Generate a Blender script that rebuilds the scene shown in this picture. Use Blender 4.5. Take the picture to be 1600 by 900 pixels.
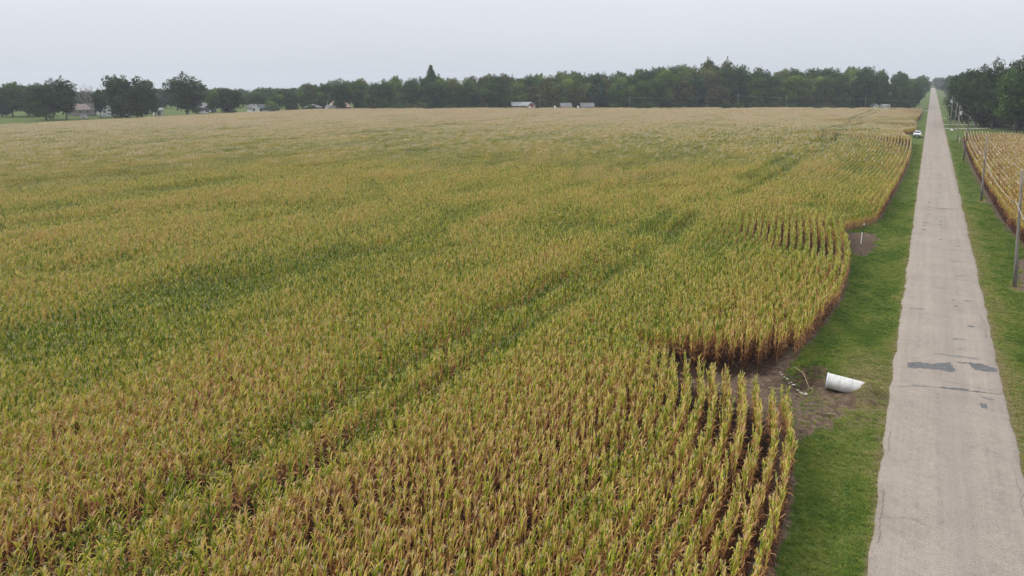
import bpy, bmesh, math, random
import numpy as np
from mathutils import Vector, Matrix

# ------------------------------------------------------------------ scene, camera, light
for o in list(bpy.data.objects):
    bpy.data.objects.remove(o)
S = bpy.context.scene
COL = S.collection
R = math.radians
CAM_H, PITCH, YAW = 19.0, R(8.165), R(29.507)
cam = bpy.data.cameras.new('camera')
cam.sensor_width = 36.0
cam.lens = 25.875
cam.shift_y = -0.103125
cam.clip_start, cam.clip_end = 0.5, 12000
camo = bpy.data.objects.new('camera', cam)
camo.location = (0, 0, CAM_H)
camo.rotation_euler = (math.pi / 2 - PITCH, 0, YAW)
COL.objects.link(camo)
S.camera = camo

SUN_EL, SUN_AZ = 48.0, 262.0          # azimuth clockwise from +Y: light from the left, slightly behind
world = bpy.data.worlds.new('World')
S.world = world
world.use_nodes = True
wn, wl = world.node_tree.nodes, world.node_tree.links
wn.clear()
w_out = wn.new('ShaderNodeOutputWorld')
w_bg = wn.new('ShaderNodeBackground')
w_sky = wn.new('ShaderNodeTexSky')
w_sky.sky_type = 'NISHITA'
w_sky.sun_disc = False
w_sky.sun_elevation = R(SUN_EL)
w_sky.sun_rotation = R(SUN_AZ)
w_sky.air_density, w_sky.dust_density, w_sky.ozone_density = 1.0, 4.0, 1.0
# overcast: an even cloud sheet, a little brighter towards the zenith, hides most of the clear sky
w_tc = wn.new('ShaderNodeTexCoord')
w_sep = wn.new('ShaderNodeSeparateXYZ')
wl.new(w_tc.outputs['Generated'], w_sep.inputs[0])
w_ramp = wn.new('ShaderNodeValToRGB')
w_ramp.color_ramp.elements[0].position = 0.0
w_ramp.color_ramp.elements[0].color = (6.75, 7.2, 7.85, 1)
w_ramp.color_ramp.elements[1].position = 1.0
w_ramp.color_ramp.elements[1].color = (16.0, 16.2, 16.6, 1)
e = w_ramp.color_ramp.elements.new(0.12)
e.color = (8.3, 8.65, 9.2, 1)
wl.new(w_sep.outputs['Z'], w_ramp.inputs[0])
w_noise = wn.new('ShaderNodeTexNoise')
w_noise.inputs['Scale'].default_value = 1.4
w_noise.inputs['Detail'].default_value = 4
w_map = wn.new('ShaderNodeMapping')
w_map.inputs['Scale'].default_value = (1, 1, 3.5)
wl.new(w_tc.outputs['Generated'], w_map.inputs[0])
wl.new(w_map.outputs[0], w_noise.inputs['Vector'])
w_nr = wn.new('ShaderNodeMapRange')
w_nr.inputs['From Min'].default_value, w_nr.inputs['From Max'].default_value = 0.3, 0.7
w_nr.inputs['To Min'].default_value, w_nr.inputs['To Max'].default_value = 0.97, 1.03
wl.new(w_noise.outputs['Fac'], w_nr.inputs['Value'])
w_mul = wn.new('ShaderNodeMixRGB')
w_mul.blend_type = 'MULTIPLY'
w_mul.inputs['Fac'].default_value = 1.0
wl.new(w_ramp.outputs[0], w_mul.inputs['Color1'])
wl.new(w_nr.outputs[0], w_mul.inputs['Color2'])
w_mix = wn.new('ShaderNodeMixRGB')
w_mix.inputs['Fac'].default_value = 0.93
wl.new(w_sky.outputs[0], w_mix.inputs['Color1'])
wl.new(w_mul.outputs[0], w_mix.inputs['Color2'])
wl.new(w_mix.outputs[0], w_bg.inputs['Color'])
w_bg.inputs['Strength'].default_value = 0.066
wl.new(w_bg.outputs[0], w_out.inputs['Surface'])

sun = bpy.data.lights.new('sun', 'SUN')
sun.energy = 1.5
sun.angle = R(10)
sun.color = (1.0, 0.96, 0.9)
suno = bpy.data.objects.new('sun', sun)
COL.objects.link(suno)
_a = R(SUN_AZ)
_d = Vector((math.sin(_a) * math.cos(R(SUN_EL)), math.cos(_a) * math.cos(R(SUN_EL)), math.sin(R(SUN_EL))))
suno.rotation_euler = _d.to_track_quat('Z', 'Y').to_euler()
suno.location = (0, 0, 200)

S.render.engine = 'CYCLES'
S.cycles.max_bounces = 6
S.cycles.diffuse_bounces = 2
S.cycles.glossy_bounces = 2
S.cycles.transmission_bounces = 4
S.cycles.volume_bounces = 0
S.cycles.transparent_max_bounces = 4
S.view_settings.view_transform = 'Standard'
S.view_settings.look = 'None'
S.view_settings.exposure = 0.6
S.view_settings.gamma = 1.0
S.view_settings.use_curve_mapping = False

# ------------------------------------------------------------------ helpers
def new_mat(name):
    m = bpy.data.materials.new(name)
    m.use_nodes = True
    n = m.node_tree.nodes
    return m, n, m.node_tree.links, n['Principled BSDF']

def ramp(n, stops):
    r = n.new('ShaderNodeValToRGB')
    el = r.color_ramp.elements
    while len(el) < len(stops):
        el.new(0.5)
    for k, (p, c) in enumerate(stops):
        el[k].position = p
        el[k].color = (c[0], c[1], c[2], 1)
    return r

def mottled(name, c1, c2, scale=3.0, rough=0.8, detail=6, bump=0.0, spec=0.3, metal=0.0, stretch=(1, 1, 1)):
    m, n, l, b = new_mat(name)
    tc = n.new('ShaderNodeTexCoord')
    mp = n.new('ShaderNodeMapping')
    mp.inputs['Scale'].default_value = stretch
    l.new(tc.outputs['Object'], mp.inputs[0])
    t = n.new('ShaderNodeTexNoise')
    t.inputs['Scale'].default_value = scale
    t.inputs['Detail'].default_value = detail
    t.inputs['Roughness'].default_value = 0.65
    l.new(mp.outputs[0], t.inputs['Vector'])
    r = ramp(n, [(0.3, c1), (0.7, c2)])
    l.new(t.outputs['Fac'], r.inputs[0])
    l.new(r.outputs[0], b.inputs['Base Color'])
    b.inputs['Roughness'].default_value = rough
    b.inputs['Specular IOR Level'].default_value = spec
    b.inputs['Metallic'].default_value = metal
    if bump:
        bp = n.new('ShaderNodeBump')
        bp.inputs['Strength'].default_value = bump
        bp.inputs['Distance'].default_value = 0.03
        l.new(t.outputs['Fac'], bp.inputs['Height'])
        l.new(bp.outputs[0], b.inputs['Normal'])
    return m

class MB:
    """collects faces, builds one mesh object"""
    def __init__(self):
        self.v, self.f, self.mi, self.a = [], [], [], []
    def add(self, vs, fs, mi=0, a=0.0):
        o = len(self.v)
        self.v += [tuple(p) for p in vs]
        self.a += (list(a) if isinstance(a, (list, tuple)) else [a] * len(vs))
        for f in fs:
            self.f.append(tuple(i + o for i in f))
            self.mi.append(mi)
        return self
    def box(self, x0, x1, y0, y1, z0, z1, mi=0, a=0.0):
        vs = [(x0, y0, z0), (x1, y0, z0), (x1, y1, z0), (x0, y1, z0), (x0, y0, z1), (x1, y0, z1), (x1, y1, z1), (x0, y1, z1)]
        fs = [(0, 3, 2, 1), (4, 5, 6, 7), (0, 1, 5, 4), (1, 2, 6, 5), (2, 3, 7, 6), (3, 0, 4, 7)]
        return self.add(vs, fs, mi, a)
    def tube(self, path, radii, sides=6, cap=True, mi=0, a=0.0):
        path = [Vector(p) for p in path]
        if not isinstance(radii, (list, tuple)):
            radii = [radii] * len(path)
        vs = []
        for i, p in enumerate(path):
            t = (path[min(i + 1, len(path) - 1)] - path[max(i - 1, 0)])
            t = t.normalized() if t.length > 1e-9 else Vector((0, 0, 1))
            ref = Vector((1, 0, 0)) if abs(t.x) < 0.9 else Vector((0, 1, 0))
            u = t.cross(ref).normalized()
            w = t.cross(u)
            for k in range(sides):
                an = 2 * math.pi * k / sides
                vs.append(p + (u * math.cos(an) + w * math.sin(an)) * radii[i])
        fs = []
        for i in range(len(path) - 1):
            for k in range(sides):
                k2 = (k + 1) % sides
                fs.append((i * sides + k, i * sides + k2, (i + 1) * sides + k2, (i + 1) * sides + k))
        if cap:
            fs.append(tuple(range(sides - 1, -1, -1)))
            fs.append(tuple(range((len(path) - 1) * sides, len(path) * sides)))
        return self.add(vs, fs, mi, a)
    def prism(self, prof, w0, w1=None, zref=None, mi=0):
        """profile of (y, z) points swept from x=-w to x=+w; half width may change with z"""
        n = len(prof)
        def hw(z):
            if w1 is None:
                return w0
            z0, z1 = zref
            t = min(1, max(0, (z - z0) / (z1 - z0)))
            return w0 + (w1 - w0) * t
        vs = [(-hw(z), y, z) for y, z in prof] + [(hw(z), y, z) for y, z in prof]
        fs = [tuple(range(n)), tuple(range(2 * n - 1, n - 1, -1))]
        for i in range(n):
            j = (i + 1) % n
            fs.append((i, i + n, j + n, j))
        return self.add(vs, fs, mi)
    def mesh(self, name, mats, attr=None, smooth=False):
        me = bpy.data.meshes.new(name)
        me.from_pydata(self.v, [], self.f)
        for m in (mats if isinstance(mats, (list, tuple)) else [mats]):
            me.materials.append(m)
        if any(self.mi):
            me.polygons.foreach_set('material_index', self.mi)
        if attr:
            at = me.attributes.new(attr, 'FLOAT', 'POINT')
            at.data.foreach_set('value', np.array(self.a, dtype=np.float32))
        if smooth:
            me.polygons.foreach_set('use_smooth', [True] * len(me.polygons))
        me.update()
        return me
    def build(self, name, mats, parent=None, attr=None, smooth=False):
        o = bpy.data.objects.new(name, self.mesh(name, mats, attr, smooth))
        COL.objects.link(o)
        if parent:
            o.parent = parent
        return o

def mesh_np(name, verts, quads, mats, attrs=None):
    """fast mesh of quads from numpy arrays"""
    me = bpy.data.meshes.new(name)
    nv, nq = len(verts), len(quads)
    me.vertices.add(nv)
    me.vertices.foreach_set('co', np.asarray(verts, dtype=np.float32).ravel())
    me.loops.add(nq * 4)
    me.loops.foreach_set('vertex_index', np.asarray(quads, dtype=np.int32).ravel())
    me.polygons.add(nq)
    me.polygons.foreach_set('loop_start', np.arange(0, nq * 4, 4, dtype=np.int32))
    me.update(calc_edges=True)
    for m in (mats if isinstance(mats, (list, tuple)) else [mats]):
        me.materials.append(m)
    for k, v in (attrs or {}).items():
        at = me.attributes.new(k, 'FLOAT', 'POINT')
        at.data.foreach_set('value', np.asarray(v, dtype=np.float32))
    me.validate()
    return me

def link(name, me, parent=None):
    o = bpy.data.objects.new(name, me)
    COL.objects.link(o)
    if parent:
        o.parent = parent
    return o

def empty(name, loc=(0, 0, 0), rz=0.0, sc=(1, 1, 1)):
    o = bpy.data.objects.new(name, None)
    o.empty_display_size = 0.3
    o.location = loc
    o.rotation_euler = (0, 0, rz)
    o.scale = sc
    COL.objects.link(o)
    return o

def tag(o, label=None, cat=None, group=None, kind=None):
    if label: o['label'] = label
    if cat: o['category'] = cat
    if group: o['group'] = group
    if kind: o['kind'] = kind
    return o

def copy_tree(o, parent=None):
    c = o.copy()
    COL.objects.link(c)
    c.parent = parent
    for ch in o.children:
        copy_tree(ch, c)
    return c

def ordinal(n):
    w = ['', 'first', 'second', 'third', 'fourth', 'fifth', 'sixth', 'seventh', 'eighth', 'ninth', 'tenth']
    if n <= 10:
        return w[n]
    suf = 'th' if 10 < n % 100 < 20 else {1: 'st', 2: 'nd', 3: 'rd'}.get(n % 10, 'th')
    return str(n) + suf

def vnoise(x, y, seed=0):
    x = np.asarray(x, dtype=np.float64); y = np.asarray(y, dtype=np.float64)
    xi, yi = np.floor(x).astype(np.int64), np.floor(y).astype(np.int64)
    fx, fy = x - xi, y - yi
    fx, fy = fx * fx * (3 - 2 * fx), fy * fy * (3 - 2 * fy)
    def h(a, b):
        k = (a * 374761393 + b * 668265263 + seed * 974711) & 0x7fffffff
        k = ((k ^ (k >> 13)) * 1274126177) & 0x7fffffff
        return ((k ^ (k >> 16)) & 0xffff) / 65535.0
    return (h(xi, yi) * (1 - fx) + h(xi + 1, yi) * fx) * (1 - fy) + (h(xi, yi + 1) * (1 - fx) + h(xi + 1, yi + 1) * fx) * fy

def fbm(x, y, seed=0, oct=3):
    s, a, t = 0, 1.0, 0
    for k in range(oct):
        s = s + a * vnoise(np.asarray(x) * 2 ** k, np.asarray(y) * 2 ** k, seed + k * 17)
        t += a
        a *= 0.5
    return s / t

def in_view(x, y, z=1.0, mx=0.10, my=0.07):
    """which points can be seen from about the camera (with a margin for a step to the side)"""
    c, s = math.cos(-YAW), math.sin(-YAW)
    u = c * x - s * y
    v = s * x + c * y
    zz = z - CAM_H
    f = v * math.cos(PITCH) - zz * math.sin(PITCH)
    h = v * math.sin(PITCH) + zz * math.cos(PITCH)
    f = np.maximum(f, 0.1)
    px = 0.5 + 0.71875 * u / f
    py = 285 / 900 - 1150 / 900 * h / f
    return (v > 5) & (px > -mx) & (px < 1 + mx) & (py < 1 + my)

# ------------------------------------------------------------------ layout of the place (metres; road runs along +Y)
ROAD_L, ROAD_R = -0.93, 5.18
SW = np.array([(-50, 0), (28, 0), (33, -.2), (37, -.7), (40, -1.5), (43, -2.5), (46, -3.1), (50, -2.9), (54, -2.5), (60, -1.9), (67, -1.5), (73, -1.55),
      (79, -1.9), (86, -2.8), (92, -3.9), (96, -4.3), (99, -3.8), (103, -2.0), (108, -.9), (119, -.5), (134, -.1), (151, .3), (174, .7), (200, .7), (230, .3),
      (240, -.6), (250, -2.2), (262, -3.3), (270, -3.0), (278, -1.2), (286, .3), (300, .45), (312, .2), (325, -1.2), (340, -1.6), (357, -1.2), (375, .1), (400, .4), (600, .4)], float)
_yy = np.arange(-50, 600, 0.5)
_ss = np.interp(_yy, SW[:, 0], SW[:, 1])
_k = np.hanning(11); _k /= _k.sum()
_ss = np.convolve(np.pad(_ss, 5, mode='edge'), _k, mode='valid')
def sway(y):
    return np.interp(y, _yy, _ss)
ROW0, ROWSP = -4.25, 0.76
FAR_E = np.array([(-300, 280), (-280, 289), (-256, 312), (-200, 353), (-139, 388), (-78, 427), (-4, 463), (20, 475)], float)
R_EDGE = np.array([(40, 14.5), (70, 12.0), (80, 11.4), (99, 10.7), (107, 10.1), (116, 9.6), (135, 9.3), (167, 8.9), (191, 8.8), (230, 9.0), (250, 9.3), (268, 9.8)], float)
def r_edge(y):
    return np.interp(y, R_EDGE[:, 0], R_EDGE[:, 1])
def west_edge(y):
    return -285 + 3.0 * np.sin(np.asarray(y) / 37.0)

PIPE_A, PIPE_B = Vector((-4.42, 47.35, 0.40)), Vector((-2.0, 47.44, 0.16))
def gauss(x, y, cx, cy, sx, sy, rot=0.0):
    c, s = math.cos(rot), math.sin(rot)
    u = (x - cx) * c + (y - cy) * s
    v = -(x - cx) * s + (y - cy) * c
    return np.exp(-0.5 * ((u / sx) ** 2 + (v / sy) ** 2))
def ground_z(x, y):
    x = np.asarray(x, float); y = np.asarray(y, float)
    z = np.zeros(np.broadcast(x, y).shape)
    z = z - 0.16 * np.exp(-0.5 * ((x + 2.9) / 0.9) ** 2)                      # shallow swale by the left verge
    z = z - 0.10 * np.exp(-0.5 * ((x - 7.2) / 1.0) ** 2)
    z = z - 0.55 * gauss(x, y, -5.75, 47.6, 0.7, 1.1)                          # scour hole at the pipe mouth
    z = z - 0.40 * gauss(x, y, -9.5, 45.2, 4.2, 1.1, 0.12)                     # channel running into the field
    z = z + 0.40 * gauss(x, y, -2.45, 46.7, 0.6, 0.34, 0.1)                     # spoil in front of and above the pipe
    z = z + 0.90 * gauss(x, y, -2.0, 47.5, 0.42, 0.7)
    z = z + 0.12 * gauss(x, y, -3.6, 50.6, 1.2, 0.5)
    near = np.exp(-0.5 * (np.maximum(np.abs(y - 47) - 5, 0) / 2.5) ** 2) * np.exp(-0.5 * (np.maximum(np.abs(x + 6) - 6, 0) / 1.0) ** 2)
    z = z + near * 0.14 * (fbm(x * 1.6, y * 1.6, 5, 4) - 0.5) * 2
    z = z + 0.03 * (vnoise(x * 0.9, y * 0.9, 9) - 0.5)
    az = np.arctan2(x, np.maximum(y, 1e-3))
    fall = np.clip((-0.60 - az) / 0.16, 0, 1)
    z = z - 0.018 * np.maximum(np.hypot(x, y) - 430, 0) * fall * fall * (3 - 2 * fall)      # land falls away to the west
    flat = ((x > ROAD_L - 0.1) & (x < ROAD_R + 0.1))
    z = np.where(flat, np.minimum(z, -0.01), z)
    return z

# ------------------------------------------------------------------ materials of the setting
def ground_material():
    m, n, l, b = new_mat('ground')
    tc = n.new('ShaderNodeTexCoord')
    def noise(scale, detail=5, rough=0.6):
        t = n.new('ShaderNodeTexNoise')
        t.inputs['Scale'].default_value = scale
        t.inputs['Detail'].default_value = detail
        t.inputs['Roughness'].default_value = rough
        l.new(tc.outputs['Object'], t.inputs['Vector'])
        return t
    n1, n2, n3, n4 = noise(0.35), noise(2.6, 6, .7), noise(14, 5, .75), noise(0.06, 3)
    grass = ramp(n, [(0.28, (0.036, 0.064, 0.012)), (0.48, (0.064, 0.102, 0.019)), (0.62, (0.108, 0.128, 0.030)), (0.76, (0.18, 0.155, 0.06))])
    mixn = n.new('ShaderNodeMath'); mixn.operation = 'MULTIPLY_ADD'
    mixn.inputs[1].default_value = 0.5
    l.new(n2.outputs['Fac'], mixn.inputs[0])
    mix2 = n.new('ShaderNodeMath'); mix2.operation = 'MULTIPLY_ADD'
    mix2.inputs[1].default_value = 0.3
    l.new(n3.outputs['Fac'], mix2.inputs[0])
    mix3 = n.new('ShaderNodeMath'); mix3.operation = 'MULTIPLY'
    mix3.inputs[1].default_value = 0.2
    l.new(n1.outputs['Fac'], mix3.inputs[0])
    l.new(mix3.outputs[0], mix2.inputs[2])
    l.new(mix2.outputs[0], mixn.inputs[2])
    l.new(mixn.outputs[0], grass.inputs[0])
    # dead, worn grass along edges
    ad = n.new('ShaderNodeAttribute'); ad.attribute_name = 'worn'
    wornc = ramp(n, [(0.3, (0.07, 0.065, 0.03)), (0.55, (0.15, 0.125, 0.06)), (0.75, (0.25, 0.2, 0.11))])
    l.new(n3.outputs['Fac'], wornc.inputs[0])
    wm = n.new('ShaderNodeMath'); wm.operation = 'MULTIPLY_ADD'; wm.inputs[1].default_value = 0.9
    l.new(n2.outputs['Fac'], wm.inputs[0])
    wsub = n.new('ShaderNodeMath'); wsub.operation = 'SUBTRACT'; wsub.inputs[1].default_value = 0.45
    l.new(ad.outputs['Fac'], wsub.inputs[0])
    l.new(wsub.outputs[0], wm.inputs[2])
    wr = n.new('ShaderNodeMapRange'); wr.inputs['From Min'].default_value = 0.35; wr.inputs['From Max'].default_value = 0.65
    l.new(wm.outputs[0], wr.inputs['Value'])
    m1 = n.new('ShaderNodeMixRGB')
    l.new(wr.outputs[0], m1.inputs['Fac'])
    l.new(grass.outputs[0], m1.inputs['Color1']); l.new(wornc.outputs[0], m1.inputs['Color2'])
    # bare soil
    at = n.new('ShaderNodeAttribute'); at.attribute_name = 'soil'
    soilc = ramp(n, [(0.36, (0.030, 0.022, 0.017)), (0.47, (0.085, 0.058, 0.040)), (0.56, (0.155, 0.108, 0.075)), (0.66, (0.29, 0.215, 0.148))])
    sm = n.new('ShaderNodeMath'); sm.operation = 'MULTIPLY_ADD'; sm.inputs[1].default_value = 0.45
    l.new(n3.outputs['Fac'], sm.inputs[0])
    sm2 = n.new('ShaderNodeMath'); sm2.operation = 'MULTIPLY'; sm2.inputs[1].default_value = 0.55
    l.new(n2.outputs['Fac'], sm2.inputs[0]); l.new(sm2.outputs[0], sm.inputs[2])
    l.new(sm.outputs[0], soilc.inputs[0])
    damp_shade = n.new('ShaderNodeAttribute'); damp_shade.attribute_name = 'damp_shade'
    damp_shade_col = n.new('ShaderNodeMixRGB'); damp_shade_col.blend_type = 'MULTIPLY'
    damp_shade_col.inputs['Color2'].default_value = (0.30, 0.24, 0.21, 1)  # darkens damp ditch soil, and paints shade into the soil under the corn
    l.new(damp_shade.outputs['Fac'], damp_shade_col.inputs['Fac']); l.new(soilc.outputs[0], damp_shade_col.inputs['Color1'])
    ss = n.new('ShaderNodeMath'); ss.operation = 'MULTIPLY_ADD'; ss.inputs[1].default_value = 0.9
    l.new(n2.outputs['Fac'], ss.inputs[0])
    ssub = n.new('ShaderNodeMath'); ssub.operation = 'SUBTRACT'; ssub.inputs[1].default_value = 0.45
    l.new(at.outputs['Fac'], ssub.inputs[0]); l.new(ssub.outputs[0], ss.inputs[2])
    sr = n.new('ShaderNodeMapRange'); sr.inputs['From Min'].default_value = 0.4; sr.inputs['From Max'].default_value = 0.6
    l.new(ss.outputs[0], sr.inputs['Value'])
    m2 = n.new('ShaderNodeMixRGB')
    l.new(sr.outputs[0], m2.inputs['Fac'])
    l.new(m1.outputs[0], m2.inputs['Color1']); l.new(damp_shade_col.outputs[0], m2.inputs['Color2'])
    l.new(m2.outputs[0], b.inputs['Base Color'])
    b.inputs['Roughness'].default_value = 0.95
    b.inputs['Specular IOR Level'].default_value = 0.15
    bp = n.new('ShaderNodeBump'); bp.inputs['Strength'].default_value = 0.6; bp.inputs['Distance'].default_value = 0.08
    l.new(n3.outputs['Fac'], bp.inputs['Height']); l.new(bp.outputs[0], b.inputs['Normal'])
    return m

def road_material():
    m, n, l, b = new_mat('old_chip_seal')
    tc = n.new('ShaderNodeTexCoord')
    def noise(scale, detail=5, rough=0.6, st=(1, 1, 1)):
        mp = n.new('ShaderNodeMapping'); mp.inputs['Scale'].default_value = st
        l.new(tc.outputs['Object'], mp.inputs[0])
        t = n.new('ShaderNodeTexNoise')
        t.inputs['Scale'].default_value = scale; t.inputs['Detail'].default_value = detail; t.inputs['Roughness'].default_value = rough
        l.new(mp.outputs[0], t.inputs['Vector'])
        return t
    big, mid, fine = noise(0.25, 5), noise(2.2, 8, .78), noise(17, 4, .85)
    strk = noise(1.7, 5, .7, (1.0, 0.025, 1))
    cross = noise(0.9, 4, .6, (0.06, 1.0, 1))
    base = ramp(n, [(0.36, (0.200, 0.172, 0.148)), (0.5, (0.268, 0.231, 0.198)), (0.64, (0.325, 0.282, 0.243))])
    a1 = n.new('ShaderNodeMath'); a1.operation = 'MULTIPLY_ADD'; a1.inputs[1].default_value = 0.42
    l.new(mid.outputs['Fac'], a1.inputs[0])
    a2 = n.new('ShaderNodeMath'); a2.operation = 'MULTIPLY_ADD'; a2.inputs[1].default_value = 0.28
    l.new(big.outputs['Fac'], a2.inputs[0])
    a3 = n.new('ShaderNodeMath'); a3.operation = 'MULTIPLY'; a3.inputs[1].default_value = 0.30
    l.new(strk.outputs['Fac'], a3.inputs[0])
    l.new(a3.outputs[0], a2.inputs[2]); l.new(a2.outputs[0], a1.inputs[2]); l.new(a1.outputs[0], base.inputs[0])
    sp = ramp(n, [(0.30, (0.52, 0.52, 0.54)), (0.5, (1, 1, 1)), (0.70, (1.32, 1.3, 1.26))])
    l.new(fine.outputs['Fac'], sp.inputs[0])
    mx = n.new('ShaderNodeMixRGB'); mx.blend_type = 'MULTIPLY'; mx.inputs['Fac'].default_value = 1
    l.new(base.outputs[0], mx.inputs['Color1']); l.new(sp.outputs[0], mx.inputs['Color2'])
    # darker worn bands across the road and a bluish oily centre line
    cr = ramp(n, [(0.60, (1, 1, 1)), (0.72, (0.86, 0.86, 0.88))])
    l.new(cross.outputs['Fac'], cr.inputs[0])
    mx2 = n.new('ShaderNodeMixRGB'); mx2.blend_type = 'MULTIPLY'; mx2.inputs['Fac'].default_value = 1
    l.new(mx.outputs[0], mx2.inputs['Color1']); l.new(cr.outputs[0], mx2.inputs['Color2'])
    ac = n.new('ShaderNodeAttribute'); ac.attribute_name = 'centre'
    cm = n.new('ShaderNodeMath'); cm.operation = 'MULTIPLY'
    cmr = n.new('ShaderNodeMapRange'); cmr.inputs['From Min'].default_value = 0.45; cmr.inputs['From Max'].default_value = 0.7
    l.new(mid.outputs['Fac'], cmr.inputs['Value'])
    l.new(ac.outputs['Fac'], cm.inputs[0]); l.new(cmr.outputs[0], cm.inputs[1])
    mx3 = n.new('ShaderNodeMixRGB')
    mx3.inputs['Color2'].default_value = (0.145, 0.142, 0.147, 1)
    l.new(cm.outputs[0], mx3.inputs['Fac']); l.new(mx2.outputs[0], mx3.inputs['Color1'])
    l.new(mx3.outputs[0], b.inputs['Base Color'])
    b.inputs['Roughness'].default_value = 0.9
    b.inputs['Specular IOR Level'].default_value = 0.2
    bp = n.new('ShaderNodeBump'); bp.inputs['Strength'].default_value = 0.35; bp.inputs['Distance'].default_value = 0.02
    l.new(fine.outputs['Fac'], bp.inputs['Height']); l.new(bp.outputs[0], b.inputs['Normal'])
    return m

M = {}
M['ground'] = ground_material()
M['road'] = road_material()
M['tar'] = mottled('tar_patch', (0.06, 0.062, 0.07), (0.15, 0.147, 0.147), 6, 0.85, bump=0.2)
M['tar_thin'] = mottled('worn_tar', (0.13, 0.128, 0.13), (0.235, 0.21, 0.188), 4, 0.9)
M['crack'] = mottled('crack', (0.11, 0.10, 0.09), (0.20, 0.18, 0.155), 9, 0.95)
M['gravel'] = mottled('gravel_drive', (0.38, 0.35, 0.31), (0.52, 0.49, 0.45), 3, 0.95)
M['pale_dirt'] = mottled('pale_dirt', (0.19, 0.165, 0.135), (0.34, 0.30, 0.25), 3.5, 0.95, bump=0.4)

# ------------------------------------------------------------------ ground, one sheet out to the horizon
def span(a, b, step):
    return list(np.arange(a, b, step))
gx = np.array([-3600, -2400, -1500, -1000, -700, -500, -400, -330, -285, -240, -190, -150, -110, -80, -60, -45, -34, -26, -21] + span(-18, -0.8, 0.17)
              + [-0.8, 0.4, 2, 3.6, 5.0] + span(5.15, 13, 0.28) + [13, 15, 18, 24, 34, 50, 80, 130, 220, 400, 700, 1200, 2000, 3200])
gy = np.array([-600, -300, -120, -40, 0, 12] + span(18, 38, 0.4) + span(38, 56, 0.17) + span(56, 140, 0.5) + span(140, 300, 4) + span(300, 520, 12)
              + [520, 560, 620, 700, 850, 1050, 1400, 1900, 2600, 3600])
GX, GY = np.meshgrid(gx, gy)
GZ = ground_z(GX, GY)
edge = ROW0 + sway(GY)
jit = (fbm(GX * 0.8, GY * 0.8, 31) - 0.5) * 1.1
field = np.clip((edge + 0.35 + jit * 0.6 - GX) / 0.5 + 0.5, 0, 1) * (GY < np.interp(GX, FAR_E[:, 0], FAR_E[:, 1]) + 2) * (GX > west_edge(GY) - 1)
rfield = np.clip((GX - (r_edge(GY) - 0.75 + jit * 0.5)) / 0.5 + 0.5, 0, 1) * (GY < 270)
def poly_mask(pts, soft=0.5, amp=0.8, seed=3):
    d = np.full(GX.shape, 1e9); inside = np.zeros(GX.shape, bool)
    X = GX + (fbm(GX * 0.9, GY * 0.9, seed) - 0.5) * amp * 2
    Y = GY + (fbm(GX * 0.9, GY * 0.9, seed + 50) - 0.5) * amp * 2
    for (x0, y0), (x1, y1) in zip(pts, pts[1:] + pts[:1]):
        t = np.clip(((X - x0) * (x1 - x0) + (Y - y0) * (y1 - y0)) / ((x1 - x0) ** 2 + (y1 - y0) ** 2), 0, 1)
        d = np.minimum(d, np.hypot(X - x0 - t * (x1 - x0), Y - y0 - t * (y1 - y0)))
        c = ((y0 > Y) != (y1 > Y)) & (X < (x1 - x0) * (Y - y0) / (y1 - y0 + 1e-12) + x0)
        inside ^= c
    return np.clip(np.where(inside, d, -d) / soft + 0.5, 0, 1)
wash = poly_mask([(-12.5, 44.5), (-11, 46.0), (-9.2, 46.4), (-7.5, 47.8), (-6.3, 49.8), (-5.0, 50.8), (-4.0, 49.4), (-2.9, 48.6), (-2.5, 47.6), (-2.8, 45.2), (-3.5, 41.4), (-4.4, 39.0), (-5.5, 38.5), (-8, 42)], 0.5, 0.7)
scar = np.maximum(0.75 * gauss(GX, GY, -2.1, 43.9, .42, .5) + .35 * jit, 0.8 * gauss(GX, GY, -1.75, 46.0, .38, .22, -.3) + .3 * jit)
bare2 = poly_mask([(-8.5, 97.5), (-4.7, 98.8), (-4.0, 92.2), (-4.5, 87), (-5.4, 84.6), (-7.5, 88)], 0.6, 0.9, 21)
bare3 = poly_mask([(8.3, 88), (9.5, 92), (11, 97), (13, 90), (12, 78), (8.2, 77)], 0.6, 0.8, 25)
pads = np.zeros(GX.shape)
for (px_, py_) in [(7.86, 79.2), (7.88, 133.6), (7.46, 196.3), (7.77, 257)]:
    pads = np.maximum(pads, np.clip(1.35 - np.hypot((GX - px_ - .25) / 0.95, (GY - py_) / 1.7) + jit * 0.3, 0, 1))
scar = np.clip(scar, 0, 1) * ((GY > 40) & (GY < 48) & (GX > -4) & (GX < -1))
soil = np.maximum.reduce([field, rfield, wash, scar, bare2, bare3])
soil = np.where((GX > ROAD_L - .3) & (GX < ROAD_R + .3), 0, soil)
verge = np.exp(-np.maximum(ROAD_L - GX, 0) / 0.32) * (GX < 2) + np.exp(-np.maximum(GX - ROAD_R, 0) / 0.36) * (GX > 2)
worn = np.clip(verge * 0.75 + pads + 0.75 * gauss(GX, GY, -2.6, 46.5, 1.5, 4.0) + 0.5 * gauss(GX, GY, -2.4, 52.5, 1.3, 1.6)
               + 0.32 * np.exp(-0.5 * ((GX - 5.9) / 0.35) ** 2) * (GY < 120), 0, 1)
damp_shade = np.clip(0.9 * gauss(GX, GY, -5.6, 49.0, 1.1, 1.9, -0.3) + 0.55 * gauss(GX, GY, -5.6, 91, 2.5, 4) + 0.5 * scar
              + 1.0 * np.clip((edge - 0.3 - GX) / 0.6, 0, 1) * (1 - wash) + 1.0 * np.clip((GX - r_edge(GY)) / 0.6, 0, 1), 0, 1)  # these two field terms paint shade between the corn rows, not damp
nx, ny = len(gx), len(gy)
idx = np.arange(nx * ny).reshape(ny, nx)
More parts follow.
